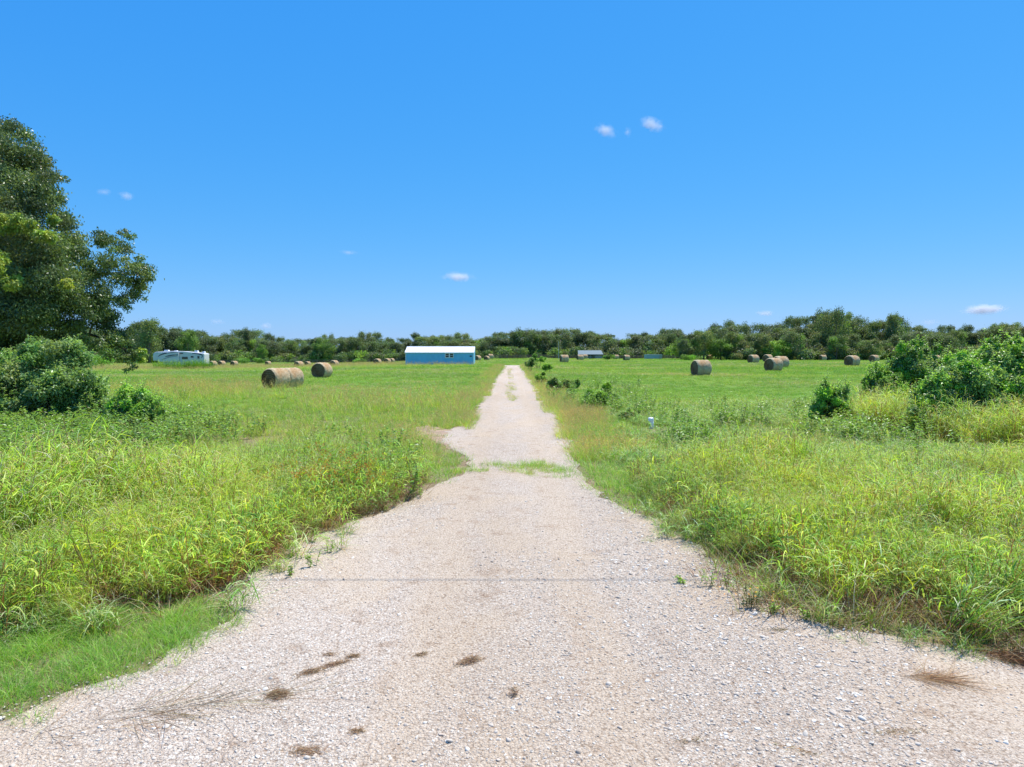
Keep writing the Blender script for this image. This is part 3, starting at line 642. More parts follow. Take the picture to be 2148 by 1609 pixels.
# ---------------------------------------------------------------- loose stones
def rock(r):
    bm = bmesh.new(); bmesh.ops.create_icosphere(bm, subdivisions=2, radius=1)
    V = np.array([v.co[:] for v in bm.verts]); 
    for _ in range(7):
        d = unit(1, r)[0]; k = r.uniform(.45, .8); s = V @ d; V = V - np.outer(np.clip(s - k, 0, None), d) * .9
    V *= np.array([1, r.uniform(.6, .95), r.uniform(.35, .55)])
    Fc = np.array([[v.index for v in f.verts] for f in bm.faces]); bm.free(); return V, Fc
C_ROCK = bpy.data.collections.new('stones')
for i in range(8):
    v, f = rock(r); C_ROCK.objects.link(bpy.data.objects.new('stone_%d' % i, make_mesh('stone', v, f, M_STONE)))
def rocks():
    out = []; S = []
    for y0, y1, D in ((1.5, 4.4, 350), (4.4, 6.5, 2100), (6.5, 9, 1500), (9, 13, 650), (13, 20, 160), (20, 34, 30)):
        wx = .8 * y1 + 2.5; n = int(D * (y1 - y0) * 2 * wx); P = np.stack([r.uniform(-wx, wx, n), r.uniform(y0, y1, n)], 1)
        P = P[on_road(P + r.normal(0, .22, P.shape))]; dn = np.clip(.5 + .8 * pnoise(P[:, 0], P[:, 1], 1.1, 21), .06, 1.0) * np.where(np.abs(np.abs(P[:, 0]) - .82) < .3, .4, 1); P = P[r.uniform(0, 1, len(P)) < dn]
        kx = 1 + .35 * sst(.5, 3.5, P[:, 0]); out.append(P); S.append(kx * np.clip(r.lognormal(math.log(.0058), .50, len(P)), .003, .028) * (1 if y1 < 9 else 1.25))
    return np.vstack(out), np.hstack(S)
Pk, Sk = rocks()
st = scatter('gravel_stones', Pk, C_ROCK, 8, Sk, None, 'loose pale limestone stones scattered over the drive', 'gravel', r, tilt=.22, zs=.013 + Sk * .02)

# ---------------------------------------------------------------- hay bales
def mat_bale(name, cols, ring=False):
    m, t, b, o = new_mat(name)
    tc = N(t, 'ShaderNodeTexCoord'); mp = N(t, 'ShaderNodeMapping'); mp.inputs['Scale'].default_value = (16, 2.2, 2.2) if not ring else (5, 5, 5)
    t.links.new(tc.outputs['Object'], mp.inputs[0]); n = noise(t, 2.5, mp.outputs[0], 6, .7); n2 = noise(t, 1.1, tc.outputs['Object'], 4)
    oi = N(t, 'ShaderNodeObjectInfo')
    src = n.outputs[0]
    if ring:
        sx = N(t, 'ShaderNodeSeparateXYZ'); t.links.new(tc.outputs['Object'], sx.inputs[0])
        cx = N(t, 'ShaderNodeCombineXYZ'); t.links.new(sx.outputs[1], cx.inputs[1]); t.links.new(sx.outputs[2], cx.inputs[2])
        ln = N(t, 'ShaderNodeVectorMath', operation='LENGTH'); t.links.new(cx.outputs[0], ln.inputs[0])
        ma = N(t, 'ShaderNodeMath', operation='MULTIPLY_ADD'); ma.inputs[1].default_value = 42; t.links.new(ln.outputs['Value'], ma.inputs[0])
        m8 = N(t, 'ShaderNodeMath', operation='MULTIPLY'); m8.inputs[1].default_value = 9; t.links.new(n2.outputs[0], m8.inputs[0]); t.links.new(m8.outputs[0], ma.inputs[2])
        sn = N(t, 'ShaderNodeMath', operation='SINE'); t.links.new(ma.outputs[0], sn.inputs[0])
        m3 = N(t, 'ShaderNodeMath', operation='MULTIPLY_ADD'); m3.inputs[1].default_value = .12; t.links.new(sn.outputs[0], m3.inputs[0]); t.links.new(n.outputs[0], m3.inputs[2]); src = m3.outputs[0]
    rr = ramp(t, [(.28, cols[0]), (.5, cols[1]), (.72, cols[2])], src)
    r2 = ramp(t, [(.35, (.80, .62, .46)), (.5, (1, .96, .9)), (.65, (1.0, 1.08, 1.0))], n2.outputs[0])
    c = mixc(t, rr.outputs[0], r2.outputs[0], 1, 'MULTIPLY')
    t.links.new(c, b.inputs['Base Color']); b.inputs['Roughness'].default_value = .9; b.inputs['Specular IOR Level'].default_value = .2
    bp = N(t, 'ShaderNodeBump'); bp.inputs['Strength'].default_value = .9; bp.inputs['Distance'].default_value = .03
    t.links.new(src, bp.inputs['Height']); t.links.new(bp.outputs[0], b.inputs['Normal'])
    return m
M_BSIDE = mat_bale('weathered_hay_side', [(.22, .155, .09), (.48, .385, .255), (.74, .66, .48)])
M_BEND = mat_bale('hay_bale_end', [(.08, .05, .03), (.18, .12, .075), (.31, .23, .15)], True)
def bale_meshes(seed, Rr=.80, Ln=1.42):
    r = np.random.default_rng(seed); na, nl = 72, 22
    A = np.linspace(0, 2 * np.pi, na, endpoint=False); T = np.linspace(-1, 1, nl)
    ph = r.uniform(0, 6.28, 8)
    def prof(a, t):
        rd = Rr * (1 - .045 * np.clip((abs(t) - .82) / .18, 0, 1) ** 2 * 2.2)
        rd *= 1 + .012 * math.sin(2 * a + ph[0]) + .010 * math.sin(5 * a + ph[1] + t * 2) + .008 * math.sin(9 * t + ph[2]) + .006 * math.sin(14 * a + ph[3] + 6 * t)
        y, z = rd * math.cos(a), rd * math.sin(a)
        fl = -.84 * Rr
        if z < fl: y *= 1 + .25 * (fl - z) / Rr; z = fl - (fl - z) * .12
        return t * Ln / 2 * (1 + .012 * math.sin(3 * a + ph[4])), y, z - fl
    V = [prof(a, t) for t in T for a in A]
    V = np.array(V); V += r.normal(0, .006, V.shape)
    Q = np.array([(i * na + j, i * na + (j + 1) % na, (i + 1) * na + (j + 1) % na, (i + 1) * na + j) for i in range(nl - 1) for j in range(na)])
    body = (V, Q); ends = []
    for e, row in ((-1, V[:na]), (1, V[-na:])):
        c = row.mean(0); rings = [row]; nr = 14
        for k in range(1, nr + 1):
            f = 1 - k / (nr + .0); x = c[0] + e * (.03 * (1 - f * f) + .012 * math.sin(k * 2.1 + ph[5]))
            q = c + (row - c) * f; q = q.copy(); q[:, 0] = x + (row[:, 0] - c[0]) * f + r.normal(0, .008, na); rings.append(q)
        EV = np.vstack(rings); EQ = []
        for i in range(nr):
            for j in range(na):
                q = (i * na + j, (i + 1) * na + j, (i + 1) * na + (j + 1) % na, i * na + (j + 1) % na)
                EQ.append(q if e > 0 else q[::-1])
        ends.append((EV, np.array(EQ)))
    # straw fuzz on the surface
    k = r.integers(0, len(V), 1500); P = V[k]; c0 = np.array([0, 0, .84 * Rr]); out = P - c0; out[:, 0] *= .1
    D = np.cross(out, unit(len(P), r)) + out * .35
    fz = leaves(P, D, out, r.uniform(.04, .12, len(P)), .006, pal([(.40, .34, .24), (.30, .22, .14), (.48, .43, .34)], len(P), r), 0)
    return body, ends, fz
BALES = []
def bale_proto(seed):
    body, ends, fz = bale_meshes(seed)
    root = empty('hay_bale')
    V = np.vstack([body[0], fz[0]]); Q = np.vstack([body[1], fz[1] + len(body[0])]); mi = [0] * len(body[1]) + [1] * len(fz[1])
    col = np.vstack([np.full((len(body[0]), 3), .3), fz[2]])
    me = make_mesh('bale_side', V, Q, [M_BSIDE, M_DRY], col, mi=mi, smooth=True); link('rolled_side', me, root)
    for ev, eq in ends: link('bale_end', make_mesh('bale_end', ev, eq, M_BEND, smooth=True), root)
    return root
protos = [bale_proto(s) for s in range(3)]; used = [False] * 3
# (x0, x1, top, base, axis angle from +X in degrees, depth override, label)
BL = [
 (549, 607, 770, 814.5, 64, None, 'nearer hay bale of the touching pair left of the drive, dark end facing left'),
 (603, 628, 769.5, 808, 64, 'pair', 'farther hay bale of the touching pair left of the drive'),
 (655, 695, 760.5, 792, 76, None, 'round hay bale showing its dark coiled end, alone just right of the touching pair'),
 (558, 568, 757.5, 764, 70, 195, 'tiny far hay bale above the left end of the touching pair'),
 (619, 636, 754, 766, 65, 150, 'mid-sized hay bale above the gap between the pair and the lone bale'),
 (641, 651, 755.5, 762.5, 70, 185, 'small far hay bale just behind the left side of the lone dark-ended bale'),
 (693, 710, 753, 762.5, 70, 160, 'hay bale a little right of and behind the lone dark-ended bale'),
 (785, 799, 752, 761.5, 75, 175, 'leftmost of three far hay bales left of the blue building'),
 (807, 819, 751.5, 760.5, 70, 185, 'middle of three far hay bales left of the blue building'),
 (817, 827, 751.5, 760, 70, 195, 'hay bale nearest the left corner of the blue building'),
 (441, 454, 756, 764.5, 70, 175, 'hay bale right beside the rear of the white travel trailer'),
 (460, 472, 756, 763.5, 70, 185, 'second hay bale to the right of the white travel trailer'),
 (486, 498, 755.5, 763.5, 70, 185, 'third hay bale to the right of the white travel trailer'),
 (996, 1008, 748, 757.5, 60, 190, 'hay bale at the right corner of the blue building'),
 (1016, 1026, 749, 757, 65, 200, 'small dark-ended hay bale between blue building and drive'),
 (1023, 1035, 747, 755.5, 20, 225, 'pale hay bale beside the drive head, behind a dark-ended one'),
 (1176, 1191, 744.5, 760.5, 12, None, 'hay bale standing nearest the drive on the right, under the thin pole'),
 (1211, 1223, 744, 756, 12, None, 'hay bale in front of the left post of the open shed'),
 (1222, 1232, 746, 756, 12, 220, 'smaller hay bale touching the one before the open shed'),
 (1287, 1297, 746.5, 756, 12, 210, 'pale hay bale midway between open shed and blue-grey container, left of two'),
 (1307, 1321, 744.5, 756, 15, None, 'larger hay bale between open shed and container, right of two'),
 (1401, 1410, 747.8, 755.5, 15, 240, 'small hay bale right of the container, larger of a touching pair'),
 (1408, 1415, 748.6, 755.5, 15, 262, 'tiny hay bale right of the container, smaller of a touching pair'),
 (1482, 1493, 747, 755.5, 15, 205, 'small far hay bale behind the big lone bale in the right field'),
 (1454, 1487, 755.5, 788, 15, None, 'big lone brown hay bale nearest in the middle of the right field'),
 (1570, 1590, 744, 762, 20, None, 'hay bale left of the cluster in the right field'),
 (1589, 1597, 745, 756, 20, 215, 'hay bale mostly hidden behind the left bale of the right field cluster'),
 (1600, 1620, 743.7, 759, 35, None, 'rear hay bale of the right field cluster showing a dark left end'),
 (1606, 1639, 751, 778.5, 25, None, 'front hay bale of the right field cluster, largest of the four'),
 (1625, 1649, 747, 772, 20, None, 'hay bale tucked behind the right side of the largest cluster bale'),
 (1718, 1731, 748, 757.5, 15, 190, 'small pale hay bale between the right field cluster and the bushes'),
 (1773, 1801, 745.8, 768, 25, None, 'isolated mid-distance hay bale left of the right bushes'),
 (1823, 1843, 744.7, 759, 25, None, 'hay bale by the wood just left of the right bushes'),
 (1952, 1971, 747.5, 759.5, 35, 160, 'hay bale half hidden behind the right bushes'),
]
def place_bale(i, X, Y, s, ang, label, dz=0):
    k = i % 3
    o = protos[k] if not used[k] else copy_tree(protos[k]); used[k] = True
    o.location = (X, Y, float(terrain(X, Y)) - .02 + dz); o.rotation_euler = (0, 0, R(ang)); o.scale = (s, s, s)
    tag(o, label, 'hay bale', 'round hay bales left in the field')
    return o
pair0 = None
for i, (x0, x1, tp, bs, ang, dep, lab) in enumerate(BL):
    xc = (x0 + x1) / 2
    if dep == 'pair':
        X0, Y0, s0 = pair0; X = X0 + 1.43 * s0 * math.cos(R(ang)); Y = Y0 + 1.43 * s0 * math.sin(R(ang)); place_bale(i, X, Y, s0, ang, lab); continue
    if dep is None:
        X, Y, Z = ground(xc, bs); Y += .45; X = (xc - CX) / F * Y
        s = (bs - tp) / F * Y / 1.46; s = min(max(s, .88), 1.3)
    else:
        X, Y, Z = at_dist(xc, dep); s = float(np.clip((x1 - x0) / F * Y / 1.55, .85, 1.08))
        dz = 0
    if i == 0: 
        X, Y, Z = ground(573, 814.5); Y += .6; s = 1.02; pair0 = (X, Y, s)
    place_bale(i, X, Y, s, ang, lab)

# ---------------------------------------------------------------- trees
def tube_arr(pts, rads, n=7):
    mb = MB(); mb.tube(pts, rads, n, caps=False); return mb.v, mb.f
def crown(puffs, n, ll, r, cols, hang=.3, up=.5, inner=.45, aspect=.5, cj=.16):
    """leaves on and inside a set of ellipsoid clumps"""
    C = np.array([p[0] for p in puffs]); Rd = np.array([p[1] for p in puffs]); A = (Rd[:, 0] * Rd[:, 2]); A = A / A.sum()
    k = r.choice(len(puffs), n, p=A); d = unit(n, r)
    d[:, 2] = np.where((d[:, 2] < -.3) & (r.uniform(0, 1, n) < .5), -d[:, 2], d[:, 2])
    f = np.abs(r.normal(.78, .30 * (1 - inner * .6), n))
    # lumpy sub-clumps
    f *= 1 + .22 * np.sin(d[:, 0] * 5 + k * 1.7) * np.sin(d[:, 1] * 5 + k * 2.3) * np.sin(d[:, 2] * 5 + k)
    f += np.where(r.uniform(0, 1, n) < .06, r.uniform(0, .22, n), 0)
    P = C[k] + d * Rd[k] * f[:, None]
    Nn = d * .25 + np.array([0, 0, up * .6]) + unit(n, r) * .9
    D = np.cross(Nn, unit(n, r)); D[:, 2] -= hang
    L = ll * r.uniform(.6, 1.35, n)
    base = pal(cols, len(puffs), r, .10)[k]; c = base * (1 + r.normal(0, cj, (n, 1))) 
    return leaves(P, D, Nn, L, L * aspect, np.clip(c, .004, .9))
OAK = [(.115, .168, .078), (.132, .19, .086), (.155, .215, .095), (.105, .142, .080), (.158, .18, .10)]
OAKL = [(.16, .27, .065), (.19, .30, .07), (.15, .24, .065)]
def far_tree(seed, H=10, W=8, cols=OAK, n=8500, low=.06, shape='round', ll=.27):
    r = np.random.default_rng(seed); puffs = []; m = 40
    for i in range(m):
        t = r.uniform(low + .1, .95); 
        if shape == 'round': env = math.sqrt(max(.05, 1 - ((t - .55) / .5) ** 2))
        elif shape == 'tall': env = .75 * (1 - .55 * t) + .15
        else: env = .45 + .55 * math.sin(min(1, t * 1.3) * math.pi * .62)
        a = r.uniform(0, 6.28); rr = W / 2 * env * math.sqrt(r.uniform(.1, 1)) * .8; s = r.uniform(.7, 1.35) * W * .13
        puffs.append(((rr * math.cos(a), rr * math.sin(a), H * t), (s, s, s * 1.15)))
    for i in range(5):
        a = r.uniform(0, 6.28); s = W * .10 * r.uniform(.7, 1.2); puffs.append(((W * .2 * math.cos(a), W * .2 * math.sin(a), H * (1 - .03) - s * .6), (s, s, s * .8)))
    root = empty('oak_tree'); v, q, c = crown(puffs, n, ll, r, cols, aspect=.75, inner=.35, cj=.22)
    link('crown', make_mesh('far_crown', v, q, M_FARTREE, c), root)
    mb = MB(); mb.tube([(0, 0, -.2), (.1, 0, H * .25), (.05, .1, H * .55), (0, 0, H * .8)], [.22, .17, .11, .04], 7)
    for i in range(6):
        p = puffs[r.integers(0, m)][0]; mb.tube([(.08, 0, H * r.uniform(.2, .4)), (p[0] * .6, p[1] * .6, p[2] * .75), p], [.09, .06, .02], 5)
    mb.build('trunk', M_BARK2, root, True)
    return root
TP = [far_tree(100, 10, 8, OAK), far_tree(101, 10, 7.5, OAK, shape='wide'), far_tree(102, 10, 8.5, OAK + OAKL, shape='round'), far_tree(103, 10, 6.5, OAK, shape='tall'),
      far_tree(104, 10, 9, OAK, shape='wide', n=8000), far_tree(105, 10, 7.5, OAKL, shape='round'), far_tree(106, 10, 7, [(.12, .165, .085), (.14, .18, .095)], shape='tall', n=4500), far_tree(107, 10, 8, OAK, low=.02, shape='round', n=8000)]
tused = [False] * len(TP)
prof = [(-260, 690), (-60, 688), (150, 690), (262, 690), (290, 678), (318, 671), (345, 686), (372, 694), (400, 693), (440, 703), (480, 702), (515, 691), (545, 700), (580, 708), (640, 712), (680, 705), (740, 707), (790, 702), (840, 709), (870, 705), (900, 700), (950, 704), (1000, 709), (1040, 701), (1080, 693), (1150, 692), (1210, 693), (1260, 699), (1310, 706), (1345, 702), (1360, 700), (1385, 694), (1410, 692), (1440, 702), (1480, 688), (1520, 676), (1560, 682), (1600, 681), (1640, 673), (1700, 667), (1735, 651), (1760, 654), (1790, 668), (1830, 680), (1868, 659), (1895, 684), (1910, 692), (1960, 690), (2010, 688), (2060, 690), (2120, 682), (2200, 684), (2400, 680)]
pxs, pys = zip(*prof)
def treetop(x): return float(np.interp(x, pxs, pys))
def put_tree(k, sx, Y, top, W, label, group, name='oak_tree', cat='tree', rz=None):
    o = TP[k] if not tused[k] else copy_tree(TP[k]); tused[k] = True
    X, Y, Z = at_dist(sx, Y); H = z_at(top, Y) - Z; s = H / 10.2
    base = {0: 8, 1: 7.5, 2: 8.5, 3: 6.5, 4: 9, 5: 7.5, 6: 7, 7: 8}[k]; sw = W / base
    o.location = (X, Y, Z); o.rotation_euler = (0, 0, rng.uniform(0, 6.28) if rz is None else rz); o.scale = (sw, sw, s)
    tag(o, label, cat, group); return o
LM = [(0, 'the outermost trunk side of the big left tree'), (65, 'the top of the large left shrub'), (95, 'the big tree shade behind the left shrub'), (130, 'the right side of the large left shrub'), (190, 'the shrub seen under the big left tree'), (235, 'the lowest limb of the big left tree'), (30, 'the trunk of the big left tree'), (160, 'the low limbs of the big left tree'), (270, 'the hanging tip of the big left tree'), (335, 'the trailer nose'), (380, 'the middle of the trailer'), (428, 'the tail of the trailer'), (447, 'the bale beside the trailer'), (466, 'the second bale past the trailer'), (492, 'the third bale past the trailer'), (530, 'the low shrub past the trailer bales'),
      (563, 'the tiny far bale'), (595, 'the touching bale pair'), (627, 'the mid-sized left bale'), (675, 'the lone dark-ended bale'), (702, 'the bale behind the lone left one'), (745, 'the low shrub at mid left'), (792, 'the first of the three far bales'), (816, 'the last of the three far bales'), (851, 'the left corner of the blue building'), (885, 'the left part of the white roof'), (920, 'the middle of the white roof'), (943, 'the window of the blue building'), (970, 'the right part of the white roof'),
      (997, 'the right corner of the blue building'), (1028, 'the pale bale by the drive'), (1057, 'the left rut of the drive'), (1085, 'the right rut of the drive'), (1128, 'the bright bush at the drive end'), (1160, 'the dark weeds at the drive end'), (1183, 'the pale pole'), (1215, 'the left end of the open shed'), (1240, 'the middle of the open shed'), (1262, 'the right end of the open shed'), (1290, 'the pale bale past the shed'), (1314, 'the larger bale past the shed'),
      (1340, 'the dip of the tree line'), (1371, 'the container'), (1408, 'the tiny bales past the container'), (1445, 'the pale shrub mound'), (1470, 'the big lone right bale'), (1510, 'the small far bale past the lone one'), (1545, 'the gap before the bale cluster'), (1580, 'the left bale of the cluster'), (1610, 'the rear bale of the cluster'), (1640, 'the right bale of the cluster'), (1680, 'the open grass past the cluster'), (1724, 'the small pale right bale'), (1755, 'the highest oak'), (1787, 'the isolated right bale'),
      (1833, 'the bale by the wood'), (1868, 'the slim open-crowned tree'), (1905, 'the tall bright right bush'), (1960, 'the half-hidden bale'), (2005, 'the gap between the right bushes'), (2050, 'the top of the big right thicket'), (2090, 'the right thicket shoulder'), (2135, 'the right edge of the photo')]
seen = {}
def tlabel(x, kind):
    if x > 2165: return kind + ' past the right edge of the photo'
    if x < -15: return kind + ' past the left edge of the photo'
    d, l = min((abs(x - a), l) for a, l in LM); a = [q for q, t_ in LM if t_ == l][0]
    side = 'above' if d < 5 else ('just left of' if x < a else 'just right of')
    return '%s %s %s' % (kind, side, l)
# notable trees one can point to
put_tree(6, 316, 232, 671, 11, 'tall pale grey-green tree rising highest just left of the trailer', 'notable trees of the wood')
put_tree(5, 396, 236, 693, 8, 'bright green rounded tree directly behind the travel trailer', 'notable trees of the wood')
put_tree(3, 515, 250, 691, 6.5, 'narrow dark tree standing a head above its neighbours right of the trailer', 'notable trees of the wood')
put_tree(5, 552, 236, 722, 4.5, 'small blue-green tree in front of the wood, above the touching bale pair', 'notable trees of the wood')
put_tree(5, 680, 238, 710, 8.5, 'bright green rounded tree in the wood above the lone dark-ended bale', 'notable trees of the wood')
put_tree(6, 1352, 262, 697, 4.5, 'thin open-crowned tree poking up in the dip of the tree line', 'notable trees of the wood')
put_tree(1, 1404, 255, 692, 8.5, 'flat-topped dark tree right of the thin open-crowned one', 'notable trees of the wood')
put_tree(5, 1428, 212, 712, 7.5, 'lime green bushy tree at the left foot of the tall right wood', 'notable trees of the wood')
put_tree(4, 1742, 205, 651, 10.5, 'highest broad dark oak in the middle of the right wood', 'notable trees of the wood')
put_tree(6, 1868, 212, 659, 6.5, 'slim open-crowned tree standing above the right end of the wood', 'notable trees of the wood')
put_tree(6, 1832, 214, 674, 6.5, 'ragged half-bare tree left of the slim open-crowned one', 'notable trees of the wood')
x = -380.0; i = 0
while x < 2560:
    right = 1455 < x < 1900
    Y = rng.uniform(206, 222) if right else rng.uniform(242, 258)
    k = [0, 1, 7, 4, 0, 3, 7, 1, 2][i % 9]; top = treetop(x) + rng.uniform(1, 15) + (6 if right else 0)
    if -15 < x < 2165 or i % 2: put_tree(k, x, Y, top, rng.uniform(8, 12) * (1.1 if right else 1), tlabel(x, 'front-rank oak'), 'front trees of the wood') 
    x += rng.uniform(17, 25) * (1.35 if right else 1); i += 1
x = -390.0
while x < 2560:
    right = 1455 < x < 1900
    Y = rng.uniform(228, 240) if right else rng.uniform(266, 284)
    k = [1, 4, 0, 6, 2, 1, 3, 4][i % 8]
    put_tree(k, x, Y, treetop(x) + rng.uniform(-6, 7), rng.uniform(6.5, 10), tlabel(x, 'rear tall oak'), 'rear trees of the wood'); x += rng.uniform(22, 32); i += 1
x = 1440.0    # a middle rank of lower rounded crowns climbs toward the right wood
while x < 1990:
    put_tree([5, 2, 7, 0][i % 4] if x < 1700 else [7, 2, 0][i % 3], x, rng.uniform(192, 204), rng.uniform(695, 716), rng.uniform(6.5, 9.5), tlabel(x, 'lower rounded tree'), 'edge trees of the right wood', 'edge_tree'); x += rng.uniform(24, 36); i += 1
# undergrowth: one continuous mass along the foot of the wood
C_BUSH = src_collection('thicket_clump', [crown([((r.normal(0, .5), r.normal(0, .5), r.uniform(.5, 1.5)), (1.0, 1.0, .8)) for j in range(6)], 900, .26, r, OAK + OAKL, aspect=.8) for i in range(5)], M_FARTREE)
n = 900; X = r.uniform(-210, 260, n); sxp = CX + F * X / 245; Y = np.where((sxp > 1440) & (sxp < 1930), r.uniform(192, 206, n), r.uniform(234, 250, n))
scatter('undergrowth', np.stack([X, Y], 1), C_BUSH, 5, .7, 1.9, 'dark tangled undergrowth along the foot of the far wood', 'undergrowth', r)

# ---- big tree at the left
def big_tree():
    r = np.random.default_rng(5); D = 40.0
    def P(sx, sy, dy=0): 
        Y = D + dy; return np.array([(sx - CX) / F * Y, Y, z_at(sy, Y)])
    base = np.array([(-70 - CX) / F * D, D + 1, 0.0])
    root = empty('pecan_tree', tuple(base)); tag(root, 'huge dark green tree overhanging from the left edge of the photo', 'tree')
    spec = [(-40, 270, 55, 3), (20, 292, 45, 2), (60, 290, 34, 0), (-20, 340, 75, 1), (50, 350, 60, -1), (95, 345, 36, 0), (110, 390, 42, -1), (40, 420, 75, -2), (125, 425, 26, 0), (-30, 430, 80, 0),
            (100, 470, 55, -2), (60, 520, 75, -4), (-20, 540, 85, -3), (130, 520, 50, 0), (150, 560, 55, -2), (90, 590, 70, -4), (10, 620, 80, -4), (168, 535, 22, 0), (188, 572, 34, -1), (136, 372, 15, 0), (142, 455, 18, 0), (150, 492, 14, 0),
            (225, 500, 26, 0), (245, 520, 34, 0), (262, 490, 15, 1), (285, 500, 15, 1), (250, 565, 40, -1), (285, 545, 26, 0), (300, 575, 27, 0), (312, 590, 14, 0), (275, 605, 34, 0), (295, 620, 18, 0), (235, 625, 38, -1), (185, 620, 52, -2),
            (260, 640, 20, 0), (140, 650, 58, -3), (70, 670, 70, -4), (-10, 700, 70, -4), (200, 675, 44, -2), (240, 700, 22, -1), (150, 710, 45, -2), (90, 730, 45, -3), (205, 720, 28, -2), (235, 735, 20, -1), (20, 745, 50, -3),
            (265, 722, 14, -1), (285, 738, 16, -1), (300, 745, 10, -1), (275, 755, 11, -1), (268, 772, 9, -1), (282, 766, 10, -1), (215, 655, 40, -1), (238, 695, 34, -1), (252, 722, 26, -1), (276, 748, 19, -1), (225, 735, 26, -2), (258, 752, 15, -1), (272, 700, 16, 0), (-120, 400, 110, 3), (-130, 560, 120, 3), (-130, 680, 100, 3), (-190, 480, 110, 1)]
    puffs = []
    for sx, sy, rp, dy in spec:
        rp *= .98; c = P(sx, sy, dy) - base; R0 = rp / F * (D + dy)
        sub = max(3, int(rp / 6)); 
        for j in range(sub):
            d = unit(1, r)[0] * R0 * .62; s = R0 * r.uniform(.38, .6)
            puffs.append((c + d * np.array([1, 1.5, 1]), (s, s * 1.2, s * .8)))
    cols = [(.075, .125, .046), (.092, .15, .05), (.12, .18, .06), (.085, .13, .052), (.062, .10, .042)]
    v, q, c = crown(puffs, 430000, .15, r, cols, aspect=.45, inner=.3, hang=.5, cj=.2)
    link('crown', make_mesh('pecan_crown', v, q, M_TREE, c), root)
    # younger, lighter sprays
    lt = []
    for sx, sy, rp, dy in [(60, 470, 26, -6), (100, 500, 22, -6), (20, 470, 24, -6), (10, 560, 24, -7), (30, 590, 20, -7), (125, 465, 14, -5), (5, 540, 18, -7), (150, 600, 16, -6), (300, 738, 10, -2), (296, 756, 9, -2)]:
        c = P(sx, sy, dy) - base; R0 = rp / F * (D + dy)
        for j in range(6): lt.append((c + unit(1, r)[0] * R0 * .6, (R0 * .5, R0 * .5, R0 * .35)))
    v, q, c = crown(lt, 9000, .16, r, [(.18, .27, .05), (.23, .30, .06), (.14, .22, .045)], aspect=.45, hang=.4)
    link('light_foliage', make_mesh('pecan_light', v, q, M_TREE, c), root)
    mb = MB(); mb.tube([(0, 0, -.3), (0, 0, 1), (.2, -.2, 3.5), (.5, -.3, 6), (.6, -.2, 9), (.8, 0, 12), (1, 0, 14)], [.75, .55, .45, .38, .28, .16, .06], 14)
    mb.build('trunk', M_BARK, root, True)
    mb = MB()
    for tx, ty, dy, z0 in [(300, 575, 0, 5.5), (280, 740, -1, 4.5), (238, 575, 0, 5.5), (180, 620, -2, 4), (110, 380, 0, 8), (60, 300, 0, 10), (90, 590, -4, 5), (200, 690, -2, 3.5), (100, 470, -2, 7), (260, 630, 0, 5)]:
        e = P(tx, ty, dy) - base; s = np.array([.3, -.2, z0]); m1 = s + (e - s) * .4 + np.array([0, 0, .7]); m2 = s + (e - s) * .75 + np.array([0, .2, .5])
        mb.tube([s, m1, m2, e], [.24, .15, .08, .025], 8)
        for j in range(4):
            q = m1 + (m2 - m1) * r.uniform(0, 1); e2 = q + unit(1, r)[0] * np.array([1.6, 1.6, 1.2]); mb.tube([q, (q + e2) / 2 + np.array([0, 0, .15]), e2], [.06, .035, .012], 5)
    mb.build('limb', M_BARK, root, True)
big_tree()

# ---------------------------------------------------------------- bushes
def bush(name, sx, base, spec, n, ll, cols, label, group=None, aspect=.42, stems=14, seed=1, Yd=None, cat='bush', mat=None, top=None):
    """spec: ellipses in picture units relative to the photo, put at the bush's own distance"""
    r = np.random.default_rng(seed); X0, Y0, Z0 = ground(sx, base)
    root = empty(name, (X0, Y0, Z0)); tag(root, label, cat, group); puffs = []
    for ex, ey, rx, rz_, dy in spec:
        Y = Y0 + dy; c = np.array([(ex - CX) / F * Y - X0, dy, z_at(ey, Y) - Z0]); a, b = rx / F * Y * .9, rz_ / F * Y * .88
        sub = max(5, int(rx * rz_ / 75))
        for j in range(sub):
            d = unit(1, r)[0]; s = min(a, b) * r.uniform(.22, .55)
            cc = c + d * np.array([a, min(a, b) * 1.1, b]) * r.uniform(.35, 1.0); cc[2] = max(cc[2], .15)
            puffs.append((cc, (s, s, s * .9)))
    v, q, c = crown(puffs, n, ll, r, cols, aspect=aspect, inner=.3, hang=.35, up=.7, cj=.2)
    # leafy shoots sticking out of the outline
    parts = [(v, q, c)]; mb = MB()
    for j in range(stems * 5):
        pc, pr = puffs[r.integers(0, len(puffs))]; d = np.array([r.normal(0, .45), r.normal(0, .45), 1.0]); d /= np.linalg.norm(d)
        L = r.uniform(.25, .7) * (.5 if stems < 10 else 1); s0 = np.array(pc) + np.array([0, 0, pr[2] * .6]); m = 26
        t = r.uniform(0, 1, m); Pp = s0 + d * (t * L)[:, None]; aa = r.uniform(0, 6.28, m); Dd = np.stack([np.cos(aa), np.sin(aa), r.uniform(0, .7, m)], 1)
        parts.append(leaves(Pp, Dd, np.array([0, 0, 1.]) + r.normal(0, .3, (m, 3)), ll * r.uniform(.6, 1.2, m) * (1.15 - .5 * t), ll * aspect * (1.1 - .5 * t), pal(cols, m, r) * 1.15))
        mb.tube([s0, s0 + d * L], [.008, .003], 4)
        if j % 3: continue
        f = np.array([pc[0] * .35 + r.normal(0, .15), pc[1] * .35, 0]); mb.tube([f, (f + pc) / 2 + np.array([0, 0, .15]), s0], [.022, .015, .008], 5)
    v, q, c = join(parts); link('foliage', make_mesh(name, v, q, mat or M_BUSH, c), root); mb.build('stems', M_BARK, root, True)
    return root
